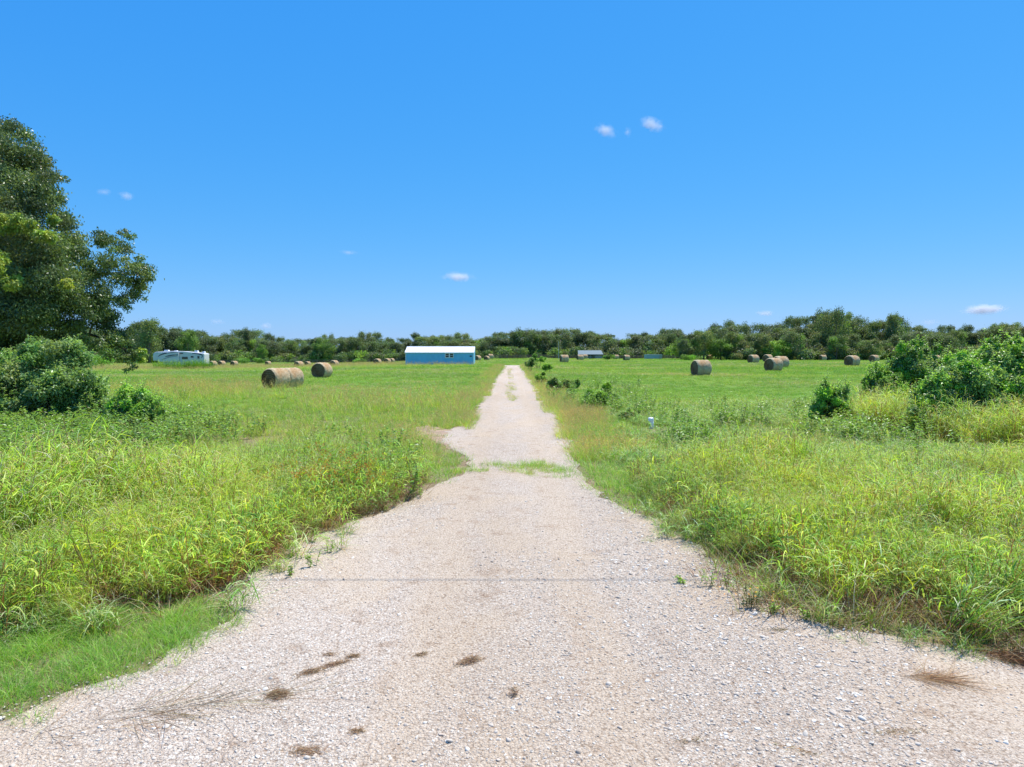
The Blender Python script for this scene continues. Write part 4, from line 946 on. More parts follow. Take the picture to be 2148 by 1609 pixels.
bush('shrub', 90, 892, [(20, 800, 60, 55, 0), (75, 765, 38, 50, .5), (140, 770, 45, 52, .3), (110, 820, 70, 45, -.5), (180, 815, 45, 42, 0), (40, 860, 60, 30, -.8), (150, 858, 65, 25, -.6), (-60, 810, 70, 60, .5), (205, 850, 28, 28, 0), (60, 728, 16, 18, .5), (142, 728, 14, 18, .4), (100, 745, 12, 18, .4)],
     110000, .12, DG + [(.2, .3, .11)], 'large dark leafy shrub below the huge left tree', None, seed=31, stems=60)
bush('shrub', 290, 900, [(270, 835, 36, 30, .3), (300, 865, 50, 30, 0), (240, 870, 40, 28, 0), (350, 878, 36, 22, 0), (322, 845, 16, 18, .3)], 26000, .10, DG + MG, 'low green shrub on the right shoulder of the large dark left shrub', None, seed=32, stems=30)
bush('shrub', 1742, 884, [(1742, 840, 38, 30, 0), (1720, 860, 26, 22, -.2), (1768, 856, 24, 26, 0), (1738, 815, 20, 18, 0), (1772, 825, 12, 14, 0)], 24000, .085, DG + MG, 'small rounded green bush alone left of the big right bushes', None, seed=33, stems=26)
bush('shrub', 1880, 868, [(1905, 750, 30, 26, 1), (1870, 785, 45, 34, 1), (1930, 785, 50, 40, 1), (1835, 822, 34, 26, .4), (1880, 830, 40, 26, .2), (1960, 810, 45, 40, .8), (1920, 725, 14, 14, 1), (1950, 765, 20, 18, 1), (1845, 800, 20, 18, .6), (1860, 850, 40, 26, 0), (1905, 850, 40, 28, 0), (1820, 800, 18, 14, .4), (1955, 735, 20, 16, 1), (1975, 760, 26, 22, 1)],
     90000, .11, MG + DG, 'tall bright green bush at the left of the big right thicket', 'big right bushes', seed=34, stems=50)
bush('shrub', 2040, 915, [(2030, 800, 50, 50, 0), (2090, 770, 55, 48, .5), (1985, 845, 50, 40, -.3), (2060, 850, 60, 42, -.4), (2125, 830, 45, 50, 0), (1945, 865, 40, 30, -.4), (2010, 880, 50, 22, -.6), (2100, 735, 30, 22, .6), (2060, 740, 20, 16, .6), (2180, 790, 60, 60, .5), (2220, 860, 60, 50, .5), (2130, 722, 14, 12, .6), (2000, 760, 30, 26, .6), (2140, 740, 40, 30, .5), (2160, 860, 50, 40, -.2), (1975, 800, 34, 30, .2), (2080, 720, 18, 14, .6), (1980, 830, 40, 40, 0), (2148, 880, 60, 30, -.4), (2050, 790, 50, 40, .2), (1945, 830, 34, 34, .3)],
     170000, .105, DG + MG + [(.16, .24, .12)], 'largest dark leafy bush at the right edge of the photo', 'big right bushes', seed=35, stems=70)
X, Y, Z = ground(1872, 892); rr = np.random.default_rng(36); yr = empty('yellow_weed', (X, Y, Z)); parts = []
for k in range(26):
    v, q, c = join([stalks(9, .2, .6, 1.25, rr, [(.30, .33, .08)], [(.50, .52, .12), (.56, .50, .14), (.40, .46, .10)], hl=.3, hw=.08, nh=26), culms(4, .2, .4, .9, rr, YG, k=6, ll=.2, lw=.012, dead=1)])
    parts.append((v + np.array([rr.normal(0, .42), rr.normal(0, .3), 0]), q, c))
v, q, c = join(parts); link('foliage', make_mesh('yellow_weed', v, q, M_FORB, c), yr); tag(yr, 'feathery yellow-green weed stand in front of the bright right bush', 'weed')
# coarse clumps on the right verge of the drive
VC = [(1252, 832, 26, 18, MG, 'bright green coarse grass clump, nearest of the verge clumps right of the drive', 3), (1284, 836, 10, 12, DG, 'small dark weed beside the bright coarse clump', 4), (1196, 800, 18, 14, DG, 'grey-green weed clump with pale leaves midway along the right verge', 5),
      (1160, 805, 12, 12, DG, 'dark weed clump right at the drive verge', 6), (1128, 752, 15, 10, MG, 'bright green bush on the right at the far end of the drive', 7), (1112, 760, 9, 9, DG, 'dark little bush beside the far end of the drive', 8), (1138, 790, 11, 9, MG, 'low green weed clump on the right verge', 9),
      (1320, 872, 14, 7, DG, 'low dark weed clump left of the white pipe', 10), (1148, 768, 10, 7, MG, 'far green weed clump on the right verge', 11), (1272, 812, 8, 12, MG, 'upright green weed behind the bright coarse clump', 12)]
for sx, sy, rx, rz_, cc, lab, sd in VC:
    bush('weed_clump', sx, sy + rz_ + (6 if sy > 765 else 12), [(sx, sy, rx * 1.2, rz_ * 1.1, 0), (sx - rx * .6, sy + rz_ * .4, rx * .8, rz_ * .8, 0), (sx + rx * .6, sy + rz_ * .4, rx * .8, rz_ * .8, 0)], 6500, .17, cc, lab, 'weed clumps along the right verge', mat=M_FORB, aspect=.22, stems=4, seed=sd, cat='weed clump')
# green reeds before the trailer and far shrubs
for k, (sx, sy, rx, rz_) in enumerate([(345, 758, 18, 6), (385, 757, 20, 7), (410, 756, 14, 9), (428, 758, 12, 7)]):
    X, Y, Z = at_dist(sx, 136); 
    v, q, c = join([blades(420, 1.7, .6, 1.5, .05, .5, r, [(.10, .24, .03), (.14, .28, .04), (.08, .19, .03)], seg=2, spread=.3), forb(r, 30, 1.2, 12, .2, .07, MG, rad=1.6)]); v = v * np.array([1.1, 1.0, 1.75])
    o = link('reed_clump', make_mesh('reed_clump', v, q, M_TALL, c)); o.location = (X, Y, Z); tag(o, ['bright green weeds hiding the nose end of the white trailer', 'bright green weeds under the middle of the white trailer', 'tallest bright green weeds before the dark windows of the trailer', 'bright green weeds at the tail end of the trailer'][k], 'weeds', 'green weeds in front of the trailer')
for k, (sx, Y, H, W, lab) in enumerate([(508, 222, 2.2, 5, 'low green shrub at the wood edge right of the trailer bales'), (545, 225, 1.8, 4, 'small round shrub at the wood edge left of the bale pair'), (215, 150, 3.2, 7, 'yellow-green shrub seen under the big left tree'), (750, 220, 1.5, 4, 'low shrub by the wood left of the three far bales'),
                                     (1445, 190, 1.6, 5.5, 'pale green low shrub mound behind the lone right bale'), (1275, 205, 1.6, 3, 'green shrub beside the open shed'), (2005, 170, 2.4, 6, 'dark green shrub in the gap between the right bushes')]):
    X, Y, Z = at_dist(sx, Y); rr = np.random.default_rng(60 + k)
    v, q, c = crown([((rr.normal(0, W * .22), rr.normal(0, W * .15), rr.uniform(.25, .75) * H), (W * .2, W * .2, H * .3)) for j in range(9)], 2600, .2, rr, OAKL + MG, aspect=.7)
    o = empty('field_shrub', (X, Y, Z)); link('foliage', make_mesh('field_shrub', v, q, M_FARTREE, c), o)
    mb = MB(); [mb.tube([(0, 0, -.05), (rr.normal(0, .4), rr.normal(0, .3), H * .5)], [.05, .02], 5) for _ in range(4)]; mb.build('stems', M_BARK, o)
    tag(o, lab, 'shrub', 'far shrubs')

# ---------------------------------------------------------------- blue metal building
def siding(name, c, sc_=9):
    m, t, b, o = new_mat(name); tc = N(t, 'ShaderNodeTexCoord'); n = noise(t, 1.2, tc.outputs['Object'], 4)
    r_ = ramp(t, [(.3, tuple(x * .92 for x in c)), (.7, tuple(min(1, x * 1.06) for x in c))], n.outputs[0]); t.links.new(r_.outputs[0], b.inputs['Base Color'])
    b.inputs['Roughness'].default_value = .42; b.inputs['Specular IOR Level'].default_value = .4
    return m
M_BLUE = siding('blue_painted_metal', (.19, .54, .78)); M_WROOF = siding('white_metal_roof', (.80, .81, .83)); M_TRIM = simple('white_trim', (.72, .74, .76), .5, var=.03)
M_GLASS = simple('dark_window_glass', (.02, .025, .03), .1, spec=.8, var=.1)
def building():
    Y0 = 134.0; x0 = (851 - CX) / F * Y0; x1 = (993.5 - CX) / F * Y0; Z0 = float(terrain((x0 + x1) / 2, Y0)) - .15; L = x1 - x0
    zt = z_at(739.2, Y0) - Z0; D = 5.6; root = empty('metal_building', (x0, Y0, Z0)); tag(root, 'long low blue metal building with white gable roof left of the drive', 'building')
    mb = MB(); rise = 1.05; n = int(L / .25)      # ribbed panels
    pts = []
    for i in range(n):
        a = i * L / n; s = L / n; pts += [(a, 0), (a + s * .62, 0), (a + s * .72, -.03), (a + s * .9, -.03)]
    pts.append((L, 0)); V = [(x, y, z) for z in (0, zt) for x, y in pts]; k = len(pts)
    mb.add(V, [(i, i + 1, k + i + 1, k + i) for i in range(k - 1)])
    mb.add([(0, 0, 0), (0, D, 0), (0, D, zt), (0, D / 2, zt + rise), (0, 0, zt)], [(0, 4, 3, 2, 1)]); mb.add([(L, 0, 0), (L, D, 0), (L, D, zt), (L, D / 2, zt + rise), (L, 0, zt)], [(0, 1, 2, 3, 4)])
    mb.add([(0, D, 0), (L, D, 0), (L, D, zt), (0, D, zt)], [(0, 3, 2, 1)]); mb.build('wall', M_BLUE, root)
    mb = MB(); e = .14; ov = .22; th = .06
    for sgn in (0, 1):
        ya, yb = (-ov, D / 2) if sgn == 0 else (D + ov, D / 2); za = zt - ov * rise / (D / 2) + .03; zb = zt + rise + .03
        mb.add([(-e, ya, za), (L + e, ya, za), (L + e, yb, zb), (-e, yb, zb), (-e, ya, za + th), (L + e, ya, za + th), (L + e, yb, zb + th), (-e, yb, zb + th)], [(0, 3, 2, 1), (4, 5, 6, 7), (0, 1, 5, 4), (0, 4, 7, 3), (1, 2, 6, 5)])
        for i in range(int(L / .6)):
            x = .3 + i * .6; mb.add([(x, ya, za + th), (x + .04, ya, za + th), (x + .04, yb, zb + th), (x, yb, zb + th), (x + .02, ya, za + th + .03), (x + .02, yb, zb + th + .03)], [(0, 4, 5, 3), (1, 2, 5, 4)])
    mb.tube([(-e, D / 2, zt + rise + .08), (L + e, D / 2, zt + rise + .08)], .07, 8); mb.build('roof', M_WROOF, root)
    for xx in (-.035, L - .085): mb = MB(); mb.box(xx, xx + .12, -.05, .07, 0, zt - .02); mb.build('corner_trim', M_TRIM, root)
    mb = MB(); mb.box(0.1, L - .1, -.045, -.032, zt - .14, zt - .02); mb.build('eave_trim', M_TRIM, root)
    # double window
    wx0 = (933.5 - 851) / F * Y0; wx1 = (952 - 851) / F * Y0; wz1 = zt - .12; wz0 = wz1 - .98
    win = MB(); t = .13; win.box(wx0, wx1, -.09, -.034, wz0, wz0 + t); win.box(wx0, wx1, -.09, -.034, wz1 - t, wz1); win.box(wx0, wx0 + t, -.088, -.034, wz0 + t, wz1 - t); win.box(wx1 - t, wx1, -.088, -.034, wz0 + t, wz1 - t)
    xm = (wx0 + wx1) / 2; win.box(xm - .1, xm + .1, -.088, -.034, wz0 + t, wz1 - t); wo = win.build('window', M_TRIM, root)
    for a, b in ((wx0 + t, xm - .1), (xm + .1, wx1 - t)):
        mb = MB(); mb.box(a, b, -.05, -.036, wz0 + t, wz1 - t); mb.build('pane', M_GLASS, wo)
        mb = MB(); zm = (wz0 + wz1) / 2; mb.box(a, b, -.07, -.052, zm - .03, zm + .03); mb.build('sash_bar', M_TRIM, wo)
    vx = (985.5 - 851) / F * Y0; mb = MB(); mb.box(vx, vx + .42, -.08, -.03, zt - .85, zt - .64); mb.build('vent', simple('dark_vent', (.03, .03, .035), .5), root)
building()

# ---------------------------------------------------------------- travel trailer
def trailer():
    Y0 = 148.0; x0 = (321 - CX) / F * Y0; x1 = (429 - CX) / F * Y0; L = x1 - x0; Z0 = float(terrain((x0 + x1) / 2, Y0))
    zb = z_at(764, Y0) - Z0 - .15; M_RV = simple('trailer_white', (.60, .60, .59), .35, var=.04); M_DK = simple('trailer_stripe', (.035, .04, .06), .4); M_GY = simple('trailer_stripe_grey', (.20, .23, .28), .4)
    def zz(sy): return z_at(sy, Y0) - Z0
    root = empty('travel_trailer', (x0, Y0, Z0)); tag(root, 'long white fifth-wheel trailer with dark swooping stripes parked before the left wood', 'trailer')
    def xx(sx): return (sx - 321) / F * Y0
    top = [(0, 747), (.1, 742), (.35, 739.5), (.9, 738), (xx(345), 737), (xx(360), 736.4), (xx(385), 737), (xx(405), 739), (xx(420), 740.5), (xx(427), 741.2), (L, 742.5)]
    top = [(x, zz(y)) for x, y in top]; nose = 1.5
    prof_ = top + [(L, zb), (xx(345), zb), (xx(338), zz(757)), (0.05, zz(757))]
    k = len(prof_); D = 2.5; V = [(x, 0, z) for x, z in prof_] + [(x, D, z) for x, z in prof_]
    mb = MB(); mb.add(V, [tuple(range(k))[::1], tuple(range(k, 2 * k))[::-1]] + [(i, k + i, k + (i + 1) % k, (i + 1) % k) for i in range(k)])
    bd = mb.build('body', M_RV, root); bv = bd.modifiers.new('b', 'BEVEL'); bv.width = .12; bv.segments = 3; bv.limit_method = 'ANGLE'
    mb = MB(); mb.box(xx(333), xx(377), -.35, .02, zz(758.5), zz(739.8)); mb.build('slide_out', M_RV, root)
    def stripe(pts, w, m, yy=-.36):
        P_ = [(xx(a), zz(b)) for a, b in pts]; V = []; n = len(P_)
        for i, (a, b) in enumerate(P_):
            ww = w * math.sin(math.pi * (i + .6) / (n + .2)) + .02; V += [(a, yy, b - ww), (a, yy, b + ww), (a, yy - .012, b - ww), (a, yy - .012, b + ww)]
        mb.add(V, [(4 * i + 2, 4 * i + 6, 4 * i + 7, 4 * i + 3) for i in range(n - 1)] + [(4 * i + 1, 4 * i + 3, 4 * i + 7, 4 * i + 5) for i in range(n - 1)] + [(4 * i, 4 * i + 4, 4 * i + 6, 4 * i + 2) for i in range(n - 1)], m)
    mb = MB(); stripe([(334, 748), (338, 745), (344, 742.5), (350, 741.2), (353, 740.6)], .11, 0, -.372); stripe([(354, 741.2), (360, 739.8), (366, 739.2), (376, 739.6)], .08, 1, -.372)
    stripe([(349, 748), (356, 746.5), (364, 745), (376, 744.2)], .1, 0, -.372); stripe([(341, 755), (348, 752), (358, 749), (376, 746.5)], .06, 1, -.372)
    stripe([(404, 741.6), (414, 742), (421, 743.2), (425.5, 745.5), (426, 748), (422, 750)], .11, 0, -.012); mb.build('side_stripe', [M_DK, M_GY], root)
    for a, b, c, d in ((377, 384.5, 740.4, 742.2), (382.5, 394, 748.8, 753.3), (401, 406, 747, 750), (415, 418.5, 747, 752)):
        mb = MB(); mb.box(xx(a) - .05, xx(b) + .05, -.03, .02, zz(d) - .05, zz(c) + .05); wo = mb.build('window', M_GY, root)
        mb = MB(); mb.box(xx(a), xx(b), -.05, -.032, zz(d), zz(c)); mb.build('pane', M_GLASS, wo)
    for a, b, h in ((340, 350.5, 2.9), (361, 368, 1.7), (404, 412, 2.9), (421, 426, 1.2)):
        s = MB(); zt = zz(740.5) if a > 400 else zz(737.8); z2 = zt + h / F * Y0 + (.25 if a > 400 else .1)
        w_ = xx(b) - xx(a); s.add([(xx(a), .8, zt), (xx(b), .8, zt), (xx(b), 1.6, zt), (xx(a), 1.6, zt), (xx(a) + .15 * w_, .9, z2), (xx(b) - .15 * w_, .9, z2), (xx(b) - .15 * w_, 1.5, z2), (xx(a) + .15 * w_, 1.5, z2)], [(4, 5, 6, 7), (0, 1, 5, 4), (1, 2, 6, 5), (2, 3, 7, 6), (3, 0, 4, 7)]); s.build('roof_unit', M_TRIM, root)
    for a in (396, 405):
        s = MB(); s.tube([(xx(a), -.02, .42), (xx(a), .25, .42)], .40, 20); wh = s.build('wheel', simple('tyre', (.03, .03, .03), .8), root); s = MB(); s.tube([(xx(a), -.04, .42), (xx(a), 0, .42)], .22, 16); s.build('hub', M_TRIM, wh)
    s = MB(); s.box(xx(347), xx(347) + .12, .3, .42, 0, zb + .1); s.build('landing_leg', M_GY, root)
trailer()

# ---------------------------------------------------------------- open shed and container
def shed():
    Y0 = 222.0; x0 = (1213 - CX) / F * Y0; x1 = (1264 - CX) / F * Y0; L = x1 - x0; Z0 = float(terrain((x0 + x1) / 2, Y0)); M_T = siding('teal_roof', (.15, .20, .205)); M_P = simple('grey_post', (.35, .34, .33), .8); M_W = simple('shed_board', (.30, .30, .31), .8)
    root = empty('open_shed', (x0, Y0, Z0)); tag(root, 'low open-fronted shed with pale teal roof right of the drive before the wood', 'shed')
    z1 = z_at(744, Y0) - Z0; z2 = z_at(735.5, Y0) - Z0; mb = MB()
    mb.add([(-.1, -.3, z1), (L + .2, -.3, z1), (L - .1, 3, z2), (.1, 3, z2), (-.1, -.3, z1 + .12), (L + .2, -.3, z1 + .12), (L - .1, 3, z2 + .08), (.1, 3, z2 + .08), (-.1, 6, z1), (L + .2, 6, z1)], [(0, 1, 5, 4), (4, 5, 6, 7), (0, 3, 2, 1), (7, 6, 9, 8)]); mb.build('roof', M_T, root)
    for i in range(5): mb = MB(); x = .15 + i * (L - .4) / 4; mb.box(x, x + .14, 0, .14, -.1, z1); mb.build('post', M_P, root)
    mb = MB(); mb.box(.3, L - .3, 5.6, 5.7, 0, z1 - .05); mb.box(L * .68, L - .3, .2, .3, 0, z1 * .75); mb.build('wall', M_W, root)
    mb = MB(); mb.box(L * .2, L * .55, .25, .3, 0, .9); mb.build('gate_panel', M_T, root)
shed()
def container():
    Y0 = 218.0; x0 = (1354 - CX) / F * Y0; x1 = (1388.5 - CX) / F * Y0; L = x1 - x0; Z0 = float(terrain((x0 + x1) / 2, Y0)); H = z_at(743.5, Y0) - Z0
    root = empty('storage_container', (x0, Y0, Z0)); tag(root, 'low pale blue-grey storage container in the field right of the open shed', 'container'); M_C = siding('faded_blue_grey', (.34, .46, .50))
    mb = MB(); n = 26; pts = []
    for i in range(n): a = i * L / n; s = L / n; pts += [(a, 0), (a + .4 * s, 0), (a + .5 * s, .05), (a + .9 * s, .05)]
    pts.append((L, 0)); k = len(pts); V = [(x, y, z) for z in (.12, H - .12) for x, y in pts]; mb.add(V, [(i, i + 1, k + i + 1, k + i) for i in range(k - 1)])
    mb.box(.02, L - .02, .1, 2.4, .1, H - .05); mb.build('body', M_C, root)
    mb = MB(); mb.box(-.03, L + .03, -.03, 2.45, H - .12, H); mb.build('roof', siding('pale_rim', (.42, .52, .56)), root)
    for x in (-.03, L - .07): mb = MB(); mb.box(x, x + .1, -.025, .08, 0, H - .12); mb.build('corner_post', M_C, root)
    mb = MB(); mb.box(L - .9, L - .1, -.02, -.005 , .2, H - .25); mb.build('door', siding('door_grey', (.33, .36, .36)), root)
container()

# ---------------------------------------------------------------- fences and pole
M_WOOD = simple('weathered_wood', (.17, .15, .13), .9, var=.3, nscale=12); M_WIRE = simple('galvanised_wire', (.32, .32, .33), .5, metal=.6)
def fence(name, A, B, n, h, label, rails=False):
    root = empty(name, (A[0], A[1], float(terrain(*A)))); tag(root, label, 'fence'); prev = []
    for i in range(n + 1):
        t = i / n; x = A[0] + (B[0] - A[0]) * t; y = A[1] + (B[1] - A[1]) * t; z = float(terrain(x, y)) - root.location.z
        mb = MB(); mb.tube([(x - A[0], y - A[1], z - .2), (x - A[0] + rng.normal(0, .02), y - A[1], z + h * rng.uniform(.95, 1.08))], .06, 7); mb.build('post', M_WOOD, root); prev.append((x - A[0], y - A[1], z))
    for k in range(4):
        mb = MB(); mb.tube([(p[0], p[1] - .07, p[2] + h * (.3 + .22 * k)) for p in prev], .03 if rails else .009, 4); mb.build('rail' if rails else 'wire', M_WOOD if rails else M_WIRE, root)
XA = at_dist(1035, 232); XB = at_dist(1210, 228); fence('wire_fence', XA[:2], XB[:2], 12, 1.25, 'dark rail fence with gate line across the far end of the drive', True)
XA = at_dist(1265, 230); XB = at_dist(1450, 226); fence('wire_fence', XA[:2], XB[:2], 14, 1.2, 'dark rail fence running from the open shed past the container', True)
XA = at_dist(445, 226); XB = at_dist(850, 232); fence('wire_fence', XA[:2], XB[:2], 26, 1.2, 'thin wire fence before the wood left of the blue building')
X, Y, Z = at_dist(1171.5, 215); mb = MB(); mb.tube([(0, 0, -.3), (0, 0, z_at(716, Y) - Z)], [.09, .06], 8); o = empty('utility_pole', (X, Y, Z)); mb.build('pole', simple('pale_pole', (.42, .42, .40), .7), o)
mb = MB(); mb.box(-.12, .12, -.16, -.05, 1.4, 1.9); mb.build('meter_box', M_WIRE, o); tag(o, 'thin pale upright pole before the wood just right of the drive', 'pole')

# ---------------------------------------------------------------- white pipe stub
X, Y, Z = ground(1367, 899); M_PVC = simple('white_plastic', (.85, .87, .90), .35, var=.02)
o = empty('plastic_pipe', (X, Y, Z), R(10)); mb = MB(); mb.tube([(0, 0, -.05), (.01, 0, .2), (-.02, 0, .30)], .075, 16); mb.build('riser', M_PVC, o, True)
mb = MB(); mb.tube([(-.03, 0, .28), (-.035, 0, .38)], [.10, .10], 18); mb.tube([(-.035, 0, .38), (-.035, 0, .405)], [.09, .05], 18); mb.build('cap', M_PVC, o)
tag(o, 'short white plastic pipe stub standing in the grass right of the drive', 'pipe')

# ---------------------------------------------------------------- power line overhead (its thin shadow crosses the gravel)
ydn = 7.95; zl = 10.5; off = zl / math.tan(R(SUN_EL)); ox = off * math.sin(R(SUN_AZ)); oy = off * math.cos(R(SUN_AZ))
o = empty('power_line', (0, ydn + oy, 0)); mb = MB(); mb.tube([(x, .0, zl - .8 * (1 - (x / 30) ** 2)) for x in np.linspace(-30, 30, 25)], .011, 6); mb.build('cable', simple('black_cable', (.03, .03, .03), .6), o)
for s in (-30, 30): mb = MB(); mb.tube([(s, .25, -.5), (s, .25, zl + .5)], [.16, .11], 10); mb.build('pole', M_WOOD, o)
tag(o, 'black overhead cable whose thin shadow crosses the gravel', 'power line')

# ---------------------------------------------------------------- small plants and dry litter on the gravel
def sprig(name, sx, sy, h, n, cols, label, group, seed, ll=.05, flowers=None, cat='weed', rad=.05, lw=.016, nl=16):
    r = np.random.default_rng(seed); X, Y, Z = ground(sx, sy); parts = [forb(r, n, h, nl, ll, lw, cols, rad=rad)]
    root = empty(name, (X, Y, Z + .005)); v, q, c = join(parts); link('foliage', make_mesh(name, v, q, M_FORB, c), root)
    if flowers:
        k = flowers; a = r.uniform(0, 6.28, k * 6); cc = np.repeat(np.stack([r.normal(0, rad * 1.6, k), r.normal(0, rad * 1.6, k), r.uniform(.6, 1.05, k) * h], 1), 6, 0)
        D = np.stack([np.cos(a), np.sin(a), np.full(k * 6, .2)], 1); v, q, c = leaves(cc, D, np.tile([0, 0, 1.], (k * 6, 1)), .014, .010, pal([(.8, .42, .02), (.85, .55, .03)], k * 6, r, .05)); link('flowers', make_mesh('flowers', v, q, M_FORB, c), root)
    tag(root, label, cat, group); return root
SP = [(656, 1190, .22, 5, 'thin green seedling at the left gravel edge, taller and leftmost of two'), (688, 1160, .2, 3, 'thin green seedling at the left gravel edge, right of its taller neighbour'), (612, 1210, .12, 3, 'tiny seedling left of the two thin seedlings'), (1500, 1165, .38, 8, 'upright green weed clump where the right grass meets the gravel'),
      (1490, 1230, .30, 3, 'spindly bare-stemmed weed on the right gravel margin'), (1528, 1240, .26, 3, 'spindly weed beside the yellow-flowered plant, to its left'), (1620, 1285, .1, 4, 'small green sprout right of the yellow-flowered plant'), (1430, 1225, .09, 3, 'tiny weed on bare gravel left of the spindly weeds'),
      (880, 1045, .3, 4, 'leafy stem at the corner where drive narrows on the left'), (825, 1065, .35, 4, 'upright leafy weed on left edge just before the drive narrows'), (1690, 1300, .12, 4, 'low sprout on the thin right margin'), (1395, 1120, .22, 4, 'small weed at the curve of the right gravel edge')]
for i, (a, b, h, n, l) in enumerate(SP): sprig('seedling', a, b, h, n, GR + YG[:1], l, 'weeds sprouting at the gravel edges', 200 + i, ll=.045)
sprig('flowering_weed', 1573, 1275, .2, 11, [(.07, .15, .03), (.10, .19, .04)], 'feathery green plant with small yellow flowers on the right gravel', None, 240, ll=.03, flowers=11, cat='flower', rad=.09, lw=.007, nl=40)
def litter(sx, sy, Lx, Ly, ang, n, label, seed, cols=BR, bl=(.04, .12), hgt=.02, name='dry_clump', wid=.004, group='clumps of dry grass on the gravel'):
    if bl[1] < .15: Lx, Ly, n, bl = Lx * .85, Ly * .75, int(n * .75), (.02, .06)
    if seed in (12, 13, 14, 15, 16): n = int(n * .45); hgt = .008
    r = np.random.default_rng(seed); X, Y, Z = ground(sx, sy); a = R(ang); u = r.normal(0, .38, (n, 2)); P = np.zeros((n, 3))
    P[:, 0] = (u[:, 0] * Lx * math.cos(a) - u[:, 1] * Ly * math.sin(a)); P[:, 1] = (u[:, 0] * Lx * math.sin(a) + u[:, 1] * Ly * math.cos(a)); P[:, 2] = r.uniform(.002, hgt, n) * np.exp(-(u ** 2).sum(1) * 2)
    d = r.normal(0, 1, (n, 3)); d[:, 2] = r.normal(.1, .25, n); d[:, 0] += math.cos(a) * 1.6; d[:, 1] += math.sin(a) * 1.6
    v, q, c = leaves(P, d, unit(n, r), r.uniform(bl[0], bl[1], n), wid, pal(cols, n, r), 0); v[:, 2] = np.clip(v[:, 2], .002, None)
    o = link(name, make_mesh(name, v, q, M_DRY, c)); o.location = (X, Y, Z + .016); tag(o, label, 'dry grass', group); return o
DB = [(.34, .21, .12), (.44, .29, .17), (.22, .13, .08), (.52, .38, .25)]
litter(580, 1464, .17, .13, 0, 700, 'round tuft of dry brown grass at left on the foreground gravel', 1, DB, hgt=.05)
litter(650, 1414, .2, .08, 25, 420, 'wedge of dry grass, lower left piece of the broken brown line', 2, DB); litter(700, 1398, .22, .07, 30, 460, 'long dry clump, middle piece of the broken brown line', 3, DB); litter(736, 1382, .09, .06, 20, 200, 'small dry clump at the upper right end of the brown line', 4, DB)
litter(982, 1393, .21, .09, 35, 620, 'oblong brown clump near the centre of the foreground gravel', 5, DB, hgt=.05); litter(880, 1378, .1, .05, 20, 160, 'small brown clump left of the oblong central one', 6, DB); litter(1076, 1462, .08, .07, 40, 180, 'tiny upright dry tuft below and right of the oblong clump', 7, DB, hgt=.07)
litter(640, 1582, .2, .1, 0, 420, 'flattened dry clump near the bottom edge left of centre', 8, DB); litter(745, 1540, .1, .06, 30, 160, 'small dry tuft near the bottom, right of the flattened clump', 9, DB)
litter(690, 1377, .14, .035, 0, 130, 'thin straw streak above the broken brown line', 10, DB); pass
litter(1440, 1560, .25, .06, 10, 260, 'thin brown straw patch near the bottom right of centre', 12, TAN + DB); litter(1660, 1575, .3, .07, -30, 280, 'slanting straw patch at the bottom of the right gravel', 13, TAN + DB); litter(1880, 1540, .45, .08, 5, 420, 'long thin mat of dry moss and straw in the lower right gravel', 14, TAN + DB)
litter(1545, 1285, .1, .05, 0, 80, 'faint dry wisps just left below the yellow-flowered plant', 15, TAN); litter(1630, 1325, .22, .08, 0, 260, 'low olive-brown tuft on the gravel below the thin right margin', 16, [(.16, .14, .07), (.22, .18, .09)])
litter(1945, 1428, .3, .035, -14, 300, 'V-shaped wisp of dry stems on the right gravel', 17, DB, bl=(.15, .45), wid=.003, name='straw_bundle'); litter(360, 1492, 1.1, .05, 14, 130, 'long bundle of dry stems lying on the lower left gravel', 18, DB + TAN, bl=(.3, .9), wid=.004, name='straw_bundle')
litter(230, 1530, .8, .04, 16, 40, 'loose single straws trailing left of the long stem bundle', 19, DB, bl=(.25, .6), wid=.004, name='straw_bundle')
litter(2135, 1390, .35, .12, -35, 1100, 'thick mat of dead brown grass at the far right gravel edge', 20, DB + BR, bl=(.08, .25), hgt=.09); litter(2030, 1180, .8, .2, -8, 1100, 'bleached tan heap of dead grass lying in the right tall grass', 21, TAN, bl=(.15, .4), hgt=.12)
# bent clumps of long grass at the right edge
for k, (sx, sy, lab) in enumerate([(2020, 1335, 'big clump of long grass bent over to the right at the gravel edge'), (2110, 1300, 'bent grass clump behind the big one at the far right edge'), (1760, 1262, 'low broad-bladed grass clump at the front of the right tall grass')]):
    X, Y, Z = ground(sx, sy); rr = np.random.default_rng(300 + k)
    v, q, c = join([blades(90, .22, .4, .8, .008, .8, rr, YG + GR, seg=5, spread=.2, lean=(.85 if k < 2 else .1, -.25)), culms(26, .25, .35, .7, rr, GR + SILV + YG[:2], k=6, ll=.26, lw=.011, dead=5, lean=(.6 if k < 2 else 0, -.1)), blades(70, .25, .15, .45, .008, .9, rr, BR + TAN, seg=3, spread=.8)])
    v[:, 2] = np.maximum(v[:, 2], .01); o = link('grass_clump', make_mesh('grass_clump', v, q, M_TALL, c)); o.location = (X, Y, Z); tag(o, lab, 'grass clump', 'bent grass clumps at the right')

